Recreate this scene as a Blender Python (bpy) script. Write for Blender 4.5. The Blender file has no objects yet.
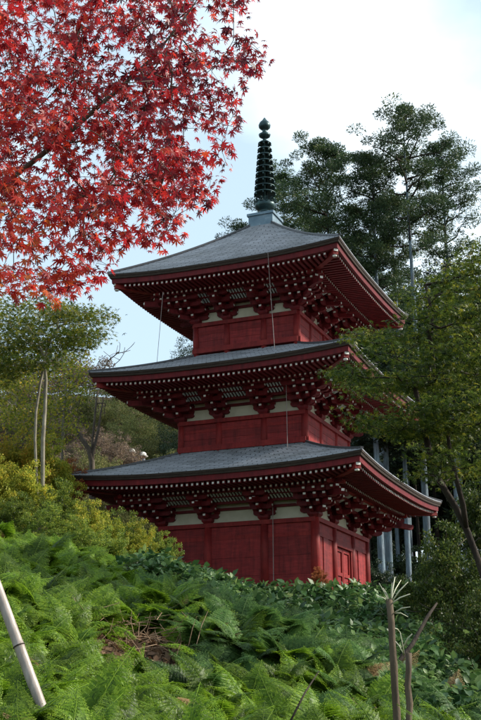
import bpy, math, random
import numpy as np
from mathutils import Matrix, Vector

sc = bpy.context.scene
col = sc.collection
R_ = math.radians
random.seed(7)

# ------------------------------------------------------------------ camera
CX, CY, CZ = 10.0701, -25.2812, -2.2002
YAW, PIT, FPX = -0.4032, 0.298, 1112.6
CAM = np.array([CX, CY, CZ])
FW = np.array([math.sin(YAW)*math.cos(PIT), math.cos(YAW)*math.cos(PIT), math.sin(PIT)])
RT = np.array([math.cos(YAW), -math.sin(YAW), 0.0])
UP = np.cross(RT, FW)
HF = np.array([math.sin(YAW), math.cos(YAW), 0.0])
cd = bpy.data.cameras.new('camera')
cam = bpy.data.objects.new('camera', cd); col.objects.link(cam)
cam.matrix_world = Matrix(((RT[0], UP[0], -FW[0], CX), (RT[1], UP[1], -FW[1], CY), (RT[2], UP[2], -FW[2], CZ), (0, 0, 0, 1)))
cd.sensor_fit = 'VERTICAL'; cd.sensor_height = 36.0; cd.lens = FPX/720*36
cd.clip_start = 0.1; cd.clip_end = 2000
sc.camera = cam

# ------------------------------------------------------------------ sky and sun
SUN_DIR = np.array([0.72, 0.38, 0.57]); SUN_DIR = SUN_DIR/np.linalg.norm(SUN_DIR)
wd = bpy.data.worlds.new('World'); sc.world = wd; wd.use_nodes = True
nt = wd.node_tree; nt.nodes.clear()
N = nt.nodes.new; L = nt.links.new
sky = N('ShaderNodeTexSky'); sky.sky_type = 'NISHITA'; sky.sun_disc = False
sky.sun_elevation = math.asin(SUN_DIR[2]); sky.sun_rotation = math.atan2(SUN_DIR[0], SUN_DIR[1])
sky.air_density = 1.0; sky.dust_density = 1.2; sky.ozone_density = 1.0
tc = N('ShaderNodeTexCoord'); sp = N('ShaderNodeSeparateXYZ'); L(tc.outputs['Generated'], sp.inputs[0])
mx = N('ShaderNodeMath'); mx.operation = 'MAXIMUM'; mx.inputs[1].default_value = 0.0; L(sp.outputs[2], mx.inputs[0])
ad = N('ShaderNodeMath'); ad.operation = 'ADD'; ad.inputs[1].default_value = 0.22; L(mx.outputs[0], ad.inputs[0])
dx = N('ShaderNodeMath'); dx.operation = 'DIVIDE'; L(sp.outputs[0], dx.inputs[0]); L(ad.outputs[0], dx.inputs[1])
dy = N('ShaderNodeMath'); dy.operation = 'DIVIDE'; L(sp.outputs[1], dy.inputs[0]); L(ad.outputs[0], dy.inputs[1])
cb = N('ShaderNodeCombineXYZ'); L(dx.outputs[0], cb.inputs[0]); L(dy.outputs[0], cb.inputs[1])
mp = N('ShaderNodeMapping'); mp.inputs['Location'].default_value = (3.3, 1.15, 0.0); L(cb.outputs[0], mp.inputs[0])
nz = N('ShaderNodeTexNoise'); nz.inputs['Scale'].default_value = 1.15; nz.inputs['Detail'].default_value = 7; nz.inputs['Roughness'].default_value = 0.52
L(mp.outputs[0], nz.inputs['Vector'])
rp = N('ShaderNodeValToRGB'); rp.color_ramp.elements[0].position = 0.52; rp.color_ramp.elements[1].position = 0.66
# a big bright cloud bank stands in one part of the sky, smaller ones are scattered everywhere
CLOUD = FW+RT*(455-240.5)/FPX+UP*(360-20)/FPX; CLOUD = CLOUD/np.linalg.norm(CLOUD)
dt_ = N('ShaderNodeVectorMath'); dt_.operation = 'DOT_PRODUCT'; L(tc.outputs['Generated'], dt_.inputs[0]); dt_.inputs[1].default_value = tuple(CLOUD)
mr_ = N('ShaderNodeMapRange'); mr_.interpolation_type = 'SMOOTHSTEP'; mr_.inputs[1].default_value = math.cos(R_(13)); mr_.inputs[2].default_value = math.cos(R_(5)); mr_.inputs[3].default_value = 0.0; mr_.inputs[4].default_value = 0.13
L(dt_.outputs['Value'], mr_.inputs[0])
as_ = N('ShaderNodeMath'); as_.operation = 'ADD'; L(nz.outputs['Fac'], as_.inputs[0]); L(mr_.outputs[0], as_.inputs[1])
L(as_.outputs[0], rp.inputs[0])
mc = N('ShaderNodeMix'); mc.data_type = 'RGBA'
L(rp.outputs[0], mc.inputs[0]); L(sky.outputs[0], mc.inputs[6]); mc.inputs[7].default_value = (9.8, 9.9, 10.1, 1)
veil = N('ShaderNodeMix'); veil.data_type = 'RGBA'; veil.inputs[0].default_value = 0.55
L(mc.outputs[2], veil.inputs[6]); veil.inputs[7].default_value = (6.4, 8.2, 9.2, 1)
bg = N('ShaderNodeBackground'); bg.inputs['Strength'].default_value = 0.10; L(veil.outputs[2], bg.inputs[0])
wo = N('ShaderNodeOutputWorld'); L(bg.outputs[0], wo.inputs[0])

sl = bpy.data.lights.new('sun', 'SUN'); sl.energy = 4.6; sl.angle = R_(3.0); sl.color = (1.0, 0.93, 0.82)
sun = bpy.data.objects.new('sun', sl); col.objects.link(sun)
sun.rotation_euler = Vector((-SUN_DIR[0], -SUN_DIR[1], -SUN_DIR[2])).to_track_quat('-Z', 'Y').to_euler()
sun.location = (40, 10, 40)
sc.view_settings.view_transform = 'Standard'; sc.view_settings.look = 'None'
sc.view_settings.exposure = 0.68; sc.view_settings.gamma = 1.0
sc.render.film_transparent = False
sc.cycles.max_bounces = 6; sc.cycles.diffuse_bounces = 3; sc.cycles.transmission_bounces = 4; sc.cycles.glossy_bounces = 2
sc.cycles.use_denoising = True

# ------------------------------------------------------------------ picture <-> place helpers
def ray(px, py): return FW + RT*(px-240.5)/FPX + UP*(360-py)/FPX
def at(px, py, t):
    d = ray(px, py); return CAM + d*(t/float(d @ HF))
def W(s, t, z): 
    p = CAM + RT*s + HF*t; return np.array([p[0], p[1], z])
def st(p):
    d = np.asarray(p)[..., :3]-CAM; return d @ RT, d @ HF
def project(P):
    d = np.asarray(P)-CAM; w = d @ FW
    return 240.5+FPX*(d @ RT)/w, 360-FPX*(d @ UP)/w
def sm(x):
    x = np.clip(x, 0, 1); return x*x*(3-2*x)
def ground_z(s, t):
    s = np.asarray(s, float); t = np.asarray(t, float)
    b = np.interp(t, [-40, 0, 4, 15, 20, 32, 40, 80, 300], [-6, -3.75, -2.85, -1.30, -0.80, -0.60, 0.5, 4.5, 14])
    tilt = -0.25*np.clip(s, -8, 8)*sm(t/10)*(1-sm((t-17)/7))
    hill = sm((3.0-s)/9)*np.interp(t, [28, 38, 50, 90, 300], [0, 5.0, 9.0, 17, 40])
    bump = 0.10*np.sin(s*1.3+t*.7)+0.08*np.sin(s*.6-t*1.1+1)+0.05*np.sin(2.3*s+1.9*t)
    bump = bump*(1-np.exp(-((s-.65)**2+(t-27.2)**2)/18))
    return b+tilt+hill+bump
def gpt(s, t, dz=0.0): return W(s, t, float(ground_z(s, t))+dz)
def ground_at_px(px, t, dz=0.0):
    """base point on the ground under the picture column px at horizontal distance t"""
    s = 0.0; p = None
    for py in (700, 600): 
        p = at(px, py, t); s = float((p-CAM) @ RT)
    return gpt(s, t, dz)
def inpoly(x, y, poly):
    x = np.asarray(x); y = np.asarray(y); c = np.zeros(x.shape, bool); n = len(poly)
    for i in range(n):
        x1, y1 = poly[i]; x2, y2 = poly[i-1]
        if y1 == y2: continue
        c ^= ((y1 > y) != (y2 > y)) & (x < (x2-x1)*(y-y1)/(y2-y1)+x1)
    return c

# ------------------------------------------------------------------ object helpers
def tag(o, label=None, cat=None, group=None, kind=None):
    if label: o['label'] = label
    if cat: o['category'] = cat
    if group: o['group'] = group
    if kind: o['kind'] = kind
    return o
def empty(name, loc=(0, 0, 0), parent=None):
    o = bpy.data.objects.new(name, None); col.objects.link(o); o.location = loc
    o.empty_display_size = .2
    if parent: o.parent = parent
    return o
def link(name, me, parent=None, loc=None):
    o = bpy.data.objects.new(name, me); col.objects.link(o)
    if parent: o.parent = parent
    if loc is not None: o.location = loc
    return o
def fast_mesh(name, verts, loops, starts, mat=None, tint=None, smooth=False, uv=None):
    me = bpy.data.meshes.new(name)
    verts = np.asarray(verts, np.float32); loops = np.asarray(loops, np.int32); starts = np.asarray(starts, np.int32)
    me.vertices.add(len(verts)); me.vertices.foreach_set('co', verts.ravel())
    me.loops.add(len(loops)); me.loops.foreach_set('vertex_index', loops)
    me.polygons.add(len(starts)); me.polygons.foreach_set('loop_start', starts)
    if smooth: me.polygons.foreach_set('use_smooth', np.ones(len(starts), bool))
    if tint is not None:
        a = me.attributes.new('tint', 'FLOAT', 'POINT'); a.data.foreach_set('value', np.asarray(tint, np.float32))
    if uv is not None:
        u = me.uv_layers.new(name='UVMap'); u.data.foreach_set('uv', np.asarray(uv, np.float32)[loops].ravel())
    me.update(calc_edges=True); me.validate()
    if mat: me.materials.append(mat)
    return me
class MB:
    """collects solids, then builds ONE mesh"""
    def __init__(s): s.v = []; s.f = []; s.n = 0
    def add(s, vs, fs):
        s.v.extend([tuple(map(float, p)) for p in vs]); s.f.extend([tuple(i+s.n for i in f) for f in fs]); s.n += len(vs)
    def box(s, x0, x1, y0, y1, z0, z1):
        s.add([(x0, y0, z0), (x1, y0, z0), (x1, y1, z0), (x0, y1, z0), (x0, y0, z1), (x1, y0, z1), (x1, y1, z1), (x0, y1, z1)],
              [(0, 3, 2, 1), (4, 5, 6, 7), (0, 1, 5, 4), (1, 2, 6, 5), (2, 3, 7, 6), (3, 0, 4, 7)])
    def beam(s, a, b, w, h, up=(0, 0, 1), cut=0.0, w2=None, h2=None):
        """bar from a to b; cut = length of the bevelled underside at both ends"""
        a = np.array(a, float); b = np.array(b, float); d = b-a; l = np.linalg.norm(d); d /= l
        x = np.cross(d, up); x /= np.linalg.norm(x); z = np.cross(x, d)
        w2 = w if w2 is None else w2; h2 = h if h2 is None else h2
        if cut <= 0:
            q = [a+x*sx*w/2+z*sz*h/2 for sx, sz in ((-1, -1), (1, -1), (1, 1), (-1, 1))]+[b+x*sx*w2/2+z*sz*h2/2 for sx, sz in ((-1, -1), (1, -1), (1, 1), (-1, 1))]
            s.add(q, [(3, 2, 1, 0), (4, 5, 6, 7), (0, 1, 5, 4), (1, 2, 6, 5), (2, 3, 7, 6), (3, 0, 4, 7)])
        else:
            pr = [(0, h/2), (0, -h*.05), (cut*.45, -h*.36), (cut, -h/2), (l-cut, -h/2), (l-cut*.45, -h*.36), (l, -h*.05), (l, h/2)]
            q = [a+d*p+z*k-x*w/2 for p, k in pr]+[a+d*p+z*k+x*w/2 for p, k in pr]
            n = len(pr)
            s.add(q, [tuple(range(n))[::-1], tuple(range(n, 2*n))]+[(i, (i+1) % n, n+(i+1) % n, n+i) for i in range(n)])
    def lathe(s, prof, seg=16, c=(0, 0, 0)):
        vs = []; fs = []; n = len(prof)
        for i in range(seg):
            a = 2*math.pi*i/seg
            for r, z in prof: vs.append((c[0]+r*math.cos(a), c[1]+r*math.sin(a), c[2]+z))
        for i in range(seg):
            j = (i+1) % seg
            for k in range(n-1): fs.append((i*n+k, j*n+k, j*n+k+1, i*n+k+1))
        fs.append(tuple(i*n for i in range(seg))[::-1]); fs.append(tuple(i*n+n-1 for i in range(seg)))
        s.add(vs, fs)
    def tube(s, pts, rad, seg=8):
        pts = [np.array(p, float) for p in pts]; vs = []; fs = []
        if not hasattr(rad, '__len__'): rad = [rad]*len(pts)
        ref = np.array([.31, .17, .93])
        for i, p in enumerate(pts):
            d = pts[min(i+1, len(pts)-1)]-pts[max(i-1, 0)]; d /= np.linalg.norm(d)+1e-9
            x = np.cross(d, ref); 
            if np.linalg.norm(x) < .1: x = np.cross(d, (1, 0, 0))
            x /= np.linalg.norm(x); y = np.cross(d, x)
            for k in range(seg):
                a = 2*math.pi*k/seg; vs.append(p+(x*math.cos(a)+y*math.sin(a))*rad[i])
        n = len(pts)
        for i in range(n-1):
            for k in range(seg):
                k2 = (k+1) % seg; fs.append((i*seg+k, i*seg+k2, (i+1)*seg+k2, (i+1)*seg+k))
        fs.append(tuple(range(seg))[::-1]); fs.append(tuple((n-1)*seg+k for k in range(seg)))
        s.add(vs, fs)
    def rot4(s):
        """repeat all collected geometry on the four sides"""
        v0 = np.array(s.v); f0 = list(s.f); n0 = s.n
        for k in (1, 2, 3):
            c, q = [(0, 1), (-1, 0), (0, -1)][k-1]
            w = v0.copy(); w[:, 0] = v0[:, 0]*c-v0[:, 1]*q; w[:, 1] = v0[:, 0]*q+v0[:, 1]*c
            s.add(w, [tuple(f) for f in f0])
        return s
    def mesh(s, name, mat, smooth=False, tint=None):
        me = bpy.data.meshes.new(name); me.from_pydata(s.v, [], s.f)
        if smooth:
            me.polygons.foreach_set('use_smooth', np.ones(len(me.polygons), bool))
        me.materials.append(mat); me.update(); return me
    def build(s, name, mat, parent=None, smooth=False, loc=None): return link(name, s.mesh(name, mat, smooth), parent, loc)
def rotz(o, k): o.rotation_euler = (0, 0, k*math.pi/2); return o

# ------------------------------------------------------------------ materials
def new_mat(name):
    m = bpy.data.materials.new(name); m.use_nodes = True
    t = m.node_tree; t.nodes.clear(); o = t.nodes.new('ShaderNodeOutputMaterial')
    return m, t, o
def ramp(t, stops, src):
    r = t.nodes.new('ShaderNodeValToRGB'); e = r.color_ramp.elements
    while len(e) < len(stops): e.new(0.5)
    for i, (p, c) in enumerate(stops): e[i].position = p; e[i].color = (*c, 1)
    t.links.new(src, r.inputs[0]); return r.outputs[0]
def noise(t, scale, detail=4, rough=.55, vec=None, coord='Object', stretch=None):
    n = t.nodes.new('ShaderNodeTexNoise'); n.inputs['Scale'].default_value = scale; n.inputs['Detail'].default_value = detail; n.inputs['Roughness'].default_value = rough
    c = t.nodes.new('ShaderNodeTexCoord')
    src = c.outputs[coord]
    if stretch:
        m = t.nodes.new('ShaderNodeMapping'); m.inputs['Scale'].default_value = stretch; t.links.new(src, m.inputs[0]); src = m.outputs[0]
    t.links.new(src, n.inputs['Vector']); return n.outputs['Fac']
def solid(name, stops, scale=6, rough=.6, bump=.2, bscale=None, stretch=None, spec=.4, metal=0, detail=5, bdist=.01, streak=None):
    m, t, o = new_mat(name)
    b = t.nodes.new('ShaderNodeBsdfPrincipled')
    f = noise(t, scale, detail, stretch=stretch)
    c = ramp(t, stops, f)
    if streak:      # rain streaks and worn paint, plus a slight difference from board to board
        w1 = ramp(t, [(.34, (1-streak,)*3), (.52, (1, 1, 1)), (.72, (1+streak*.5,)*3)], noise(t, 2.2, 8, .7, stretch=(5, 5, .55)))
        w2 = ramp(t, [(.40, (1, 1, 1)), (.70, (1+streak*.35, 1+streak*1.2, 1+streak*1.2))], noise(t, 1.1, 9, .72))
        oi = t.nodes.new('ShaderNodeObjectInfo'); mr = t.nodes.new('ShaderNodeMapRange'); mr.inputs[3].default_value = 1-streak*.45; mr.inputs[4].default_value = 1+streak*.35
        t.links.new(oi.outputs['Random'], mr.inputs[0])
        for src in (w1, w2, mr.outputs[0]):
            mu = t.nodes.new('ShaderNodeMix'); mu.data_type = 'RGBA'; mu.blend_type = 'MULTIPLY'; mu.inputs[0].default_value = 1
            t.links.new(c, mu.inputs[6]); t.links.new(src, mu.inputs[7]); c = mu.outputs[2]
    t.links.new(c, b.inputs['Base Color'])
    b.inputs['Roughness'].default_value = rough; b.inputs['Metallic'].default_value = metal
    b.inputs['Specular IOR Level'].default_value = spec
    f2 = noise(t, bscale or scale*3, 6, .6, stretch=stretch)
    bp = t.nodes.new('ShaderNodeBump'); bp.inputs['Strength'].default_value = bump; bp.inputs['Distance'].default_value = bdist
    t.links.new(f2, bp.inputs['Height']); t.links.new(bp.outputs[0], b.inputs['Normal'])
    t.links.new(b.outputs[0], o.inputs[0]); return m
def leafmat(name, stops, transl=.35, rough=.5, spec=.25, var=.25):
    m, t, o = new_mat(name)
    at_ = t.nodes.new('ShaderNodeAttribute'); at_.attribute_name = 'tint'
    c = ramp(t, stops, at_.outputs['Fac'])
    oi = t.nodes.new('ShaderNodeObjectInfo')
    mr = t.nodes.new('ShaderNodeMapRange'); mr.inputs[3].default_value = 1-var; mr.inputs[4].default_value = 1+var
    t.links.new(oi.outputs['Random'], mr.inputs[0])
    mu = t.nodes.new('ShaderNodeMix'); mu.data_type = 'RGBA'; mu.blend_type = 'MULTIPLY'; mu.inputs[0].default_value = 1
    t.links.new(c, mu.inputs[6]); t.links.new(mr.outputs[0], mu.inputs[7]); c = mu.outputs[2]
    b = t.nodes.new('ShaderNodeBsdfPrincipled'); t.links.new(c, b.inputs['Base Color'])
    b.inputs['Roughness'].default_value = rough; b.inputs['Specular IOR Level'].default_value = spec
    tr = t.nodes.new('ShaderNodeBsdfTranslucent'); t.links.new(c, tr.inputs[0])
    mi = t.nodes.new('ShaderNodeMixShader'); mi.inputs[0].default_value = transl
    t.links.new(b.outputs[0], mi.inputs[1]); t.links.new(tr.outputs[0], mi.inputs[2]); t.links.new(mi.outputs[0], o.inputs[0])
    return m
M = {}
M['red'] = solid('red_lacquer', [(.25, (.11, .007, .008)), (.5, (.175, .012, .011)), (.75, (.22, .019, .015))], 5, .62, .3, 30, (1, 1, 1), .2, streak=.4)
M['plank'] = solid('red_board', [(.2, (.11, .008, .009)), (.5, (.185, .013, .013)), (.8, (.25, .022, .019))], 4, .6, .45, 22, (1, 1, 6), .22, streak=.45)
M['red_shaded'] = solid('shaded_red_lacquer', [(.25, (.075, .005, .007)), (.6, (.125, .008, .010)), (.8, (.17, .013, .013))], 6, .6, .25, 30, None, .2, streak=.35)  # darker copy of the red lacquer, with eave shade put into the colour
M['white'] = solid('white_painted_end', [(.3, (.34, .32, .28)), (.5, (.60, .58, .52)), (.7, (.80, .78, .72))], 7, .6, .1)
M['plaster'] = solid('cream_plaster', [(.3, (.40, .37, .27)), (.7, (.54, .50, .38))], 3, .8, .15, 40)
M['rib'] = solid('pale_rib_paint', [(.3, (.36, .40, .38)), (.7, (.52, .55, .50))], 9, .6, .1)
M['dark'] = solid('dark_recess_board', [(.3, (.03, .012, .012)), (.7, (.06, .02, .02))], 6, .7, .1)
M['copper'] = solid('green_black_bronze', [(.25, (.012, .030, .034)), (.55, (.025, .055, .058)), (.8, (.06, .13, .125))], 7, .42, .15, 30, None, .5, .55)
M['copperlight'] = solid('grey_blue_bronze_box', [(.25, (.07, .12, .16)), (.6, (.12, .18, .22)), (.8, (.26, .32, .34))], 5, .5, .15, 30, None, .5, .3)
M['eave'] = solid('dark_layered_eave_edge', [(.3, (.022, .016, .013)), (.7, (.060, .042, .032))], 9, .75, .4, 60, (1, 1, 9), .2)
M['stone'] = solid('grey_stone', [(.3, (.20, .19, .17)), (.7, (.36, .34, .31))], 5, .85, .4)
M['cable'] = solid('pale_cable', [(.3, (.16, .12, .11)), (.7, (.26, .20, .18))], 9, .5, .05)
M['bark_pale'] = solid('pale_bark_haze_tint', [(.2, (.075, .085, .10)), (.5, (.165, .185, .215)), (.8, (.27, .295, .33))], 3, .85, .9, 9, (7, 7, .7), .15, bdist=.04, streak=.5)  # blue of skylight and distant haze is mixed into the grey bark colour
M['bark_dark'] = solid('dark_brown_bark', [(.25, (.018, .014, .011)), (.7, (.05, .038, .029))], 5, .85, .6, 20, (2, 2, .5), .15, bdist=.02)
M['bark_maple'] = solid('brown_grey_maple_bark', [(.25, (.045, .035, .028)), (.7, (.13, .105, .08))], 7, .8, .5, 30, None, .2)
M['bark_grey'] = solid('light_grey_bark', [(.25, (.11, .095, .07)), (.7, (.26, .235, .18))], 7, .8, .4, 30, None, .2)
M['bamboo'] = solid('weathered_bamboo', [(.2, (.16, .12, .095)), (.5, (.31, .26, .225)), (.8, (.43, .38, .345))], 5, .45, .15, 30, (6, 6, 1), .4)
M['stake'] = solid('brown_stake_bark', [(.25, (.045, .034, .024)), (.7, (.13, .095, .062))], 8, .8, .6, 40, (3, 3, .6), .2)
M['straw'] = solid('pale_cut_shoot', [(.3, (.34, .34, .24)), (.7, (.56, .55, .42))], 8, .7, .1)
M['dry'] = solid('dry_brown_stem', [(.3, (.12, .07, .04)), (.7, (.34, .22, .13))], 6, .8, .1)
def ground_mat():
    m, t, o = new_mat('forest_floor')
    b = t.nodes.new('ShaderNodeBsdfPrincipled')
    a = ramp(t, [(.3, (.030, .022, .014)), (.5, (.075, .05, .028)), (.7, (.05, .06, .02)), (.85, (.035, .06, .016))], noise(t, 1.6, 9, .65))
    t.links.new(a, b.inputs['Base Color']); b.inputs['Roughness'].default_value = .95; b.inputs['Specular IOR Level'].default_value = .1
    bp = t.nodes.new('ShaderNodeBump'); bp.inputs['Strength'].default_value = .8; bp.inputs['Distance'].default_value = .05
    t.links.new(noise(t, 9, 8, .7), bp.inputs['Height']); t.links.new(bp.outputs[0], b.inputs['Normal'])
    t.links.new(b.outputs[0], o.inputs[0]); return m
M['ground'] = ground_mat()
def roof_mat():
    m, t, o = new_mat('grey_sheet_shingle')
    uvn = t.nodes.new('ShaderNodeUVMap'); uvn.uv_map = 'UVMap'
    br = t.nodes.new('ShaderNodeTexBrick'); br.inputs['Scale'].default_value = 1.0
    br.inputs['Color1'].default_value = (.15, .155, .17, 1); br.inputs['Color2'].default_value = (.235, .24, .26, 1); br.inputs['Mortar'].default_value = (.035, .035, .04, 1)
    br.inputs['Mortar Size'].default_value = .012; br.inputs['Brick Width'].default_value = .34; br.inputs['Row Height'].default_value = 1.0; br.offset = .5
    t.links.new(uvn.outputs[0], br.inputs['Vector'])
    f = noise(t, 1.1, 9, .72)
    w = ramp(t, [(.28, (.50, .50, .44)), (.42, (.78, .78, .76)), (.55, (1, 1, 1)), (.75, (1.3, 1.3, 1.33))], f)
    mu = t.nodes.new('ShaderNodeMix'); mu.data_type = 'RGBA'; mu.blend_type = 'MULTIPLY'; mu.inputs[0].default_value = 1
    t.links.new(br.outputs[0], mu.inputs[6]); t.links.new(w, mu.inputs[7])
    b = t.nodes.new('ShaderNodeBsdfPrincipled'); t.links.new(mu.outputs[2], b.inputs['Base Color'])
    b.inputs['Roughness'].default_value = .42; b.inputs['Specular IOR Level'].default_value = .55
    bp = t.nodes.new('ShaderNodeBump'); bp.inputs['Strength'].default_value = .5; bp.inputs['Distance'].default_value = .008; bp.invert = True
    t.links.new(br.outputs[1], bp.inputs['Height'])
    bp2 = t.nodes.new('ShaderNodeBump'); bp2.inputs['Strength'].default_value = .25; bp2.inputs['Distance'].default_value = .02
    t.links.new(noise(t, 9, 5), bp2.inputs['Height']); t.links.new(bp.outputs[0], bp2.inputs['Normal'])
    t.links.new(bp2.outputs[0], b.inputs['Normal']); t.links.new(b.outputs[0], o.inputs[0]); return m
M['roof'] = roof_mat()
# foliage
M['l_red'] = leafmat('scarlet_maple_leaf', [(0, (.06, .007, .016)), (.3, (.20, .011, .018)), (.6, (.46, .022, .024)), (.86, (.66, .06, .035)), (1, (.70, .20, .04))], .55, .38, .4, .1)
M['l_green_maple'] = leafmat('green_maple_leaf', [(0, (.028, .050, .010)), (.45, (.075, .112, .016)), (.75, (.17, .19, .022)), (.92, (.30, .25, .03)), (1, (.36, .16, .04))], .42, .5, .25, .1)
M['l_bush'] = leafmat('dull_bush_leaf', [(0, (.020, .038, .010)), (.5, (.050, .080, .016)), (.85, (.10, .13, .022)), (1, (.19, .17, .03))], .4, .5, .25)
M['l_yellow'] = leafmat('yellow_green_leaf', [(0, (.11, .15, .02)), (.5, (.27, .30, .035)), (.8, (.44, .40, .05)), (1, (.60, .40, .05))], .52, .55, .2)
M['l_olive'] = leafmat('olive_leaf', [(0, (.07, .085, .03)), (.5, (.17, .185, .06)), (.85, (.28, .27, .09)), (1, (.36, .25, .10))], .35, .6, .2)
M['l_brown'] = leafmat('brown_autumn_leaf', [(0, (.11, .08, .065)), (.5, (.22, .16, .12)), (.85, (.30, .21, .14)), (1, (.26, .23, .11))], .3, .65, .15)
M['l_dark'] = leafmat('dark_evergreen_leaf', [(0, (.012, .024, .012)), (.6, (.03, .055, .022)), (1, (.07, .10, .035))], .25, .5, .3)
M['l_shrub'] = leafmat('green_shrub_leaf', [(0, (.05, .085, .016)), (.5, (.13, .19, .028)), (.8, (.23, .28, .04)), (1, (.40, .36, .05))], .5, .5, .25)
M['l_orange'] = leafmat('orange_shrub_leaf', [(0, (.14, .17, .025)), (.4, (.32, .31, .035)), (.75, (.54, .42, .045)), (1, (.58, .24, .04))], .5, .55, .2)
M['l_rust'] = leafmat('rust_red_shrub_leaf', [(0, (.14, .05, .02)), (.5, (.30, .08, .03)), (1, (.36, .16, .04))], .42, .55, .2)
M['l_pine'] = leafmat('pine_needles', [(0, (.014, .034, .018)), (.45, (.038, .072, .030)), (.8, (.080, .12, .042)), (1, (.15, .17, .05))], .38, .5, .3)
M['l_cedar'] = leafmat('cedar_needles', [(0, (.012, .024, .018)), (.6, (.028, .050, .028)), (1, (.055, .08, .035))], .25, .5, .3)
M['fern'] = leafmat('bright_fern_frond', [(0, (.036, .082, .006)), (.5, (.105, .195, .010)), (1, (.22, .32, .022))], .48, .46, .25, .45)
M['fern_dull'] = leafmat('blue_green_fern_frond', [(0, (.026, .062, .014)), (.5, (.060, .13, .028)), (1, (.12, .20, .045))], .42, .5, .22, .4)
M['l_ground'] = leafmat('glossy_undergrowth_leaf', [(0, (.022, .055, .018)), (.5, (.05, .11, .03)), (.85, (.10, .17, .05)), (1, (.16, .22, .06))], .3, .48, .3, .3)

# ------------------------------------------------------------------ ground
def build_ground():
    ss = np.concatenate([-np.geomspace(260, 8, 26), np.linspace(-7.6, 7.6, 60), np.geomspace(8, 260, 26)])
    ts = np.concatenate([np.linspace(-60, -4, 12), np.linspace(-3, 34, 120), np.geomspace(34.6, 400, 40)])
    S, T = np.meshgrid(ss, ts); Z = ground_z(S, T)
    P = CAM[None, None, :]+S[..., None]*RT+T[..., None]*HF; P[..., 2] = Z
    ny, nx = S.shape; i = np.arange(nx-1)[None, :]+nx*np.arange(ny-1)[:, None]
    loops = np.stack([i, i+1, i+1+nx, i+nx], -1).ravel()
    me = fast_mesh('ground', P.reshape(-1, 3), loops, np.arange(len(loops)//4)*4, M['ground'], smooth=True)
    tag(link('ground', me), 'sloping forest floor of brown soil under the ferns', None, None, 'structure')
build_ground()

# ------------------------------------------------------------------ pagoda
PAGODA = tag(empty('pagoda'), 'red lacquered three-storey wooden pagoda with grey roofs and bronze spire', 'pagoda')
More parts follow.
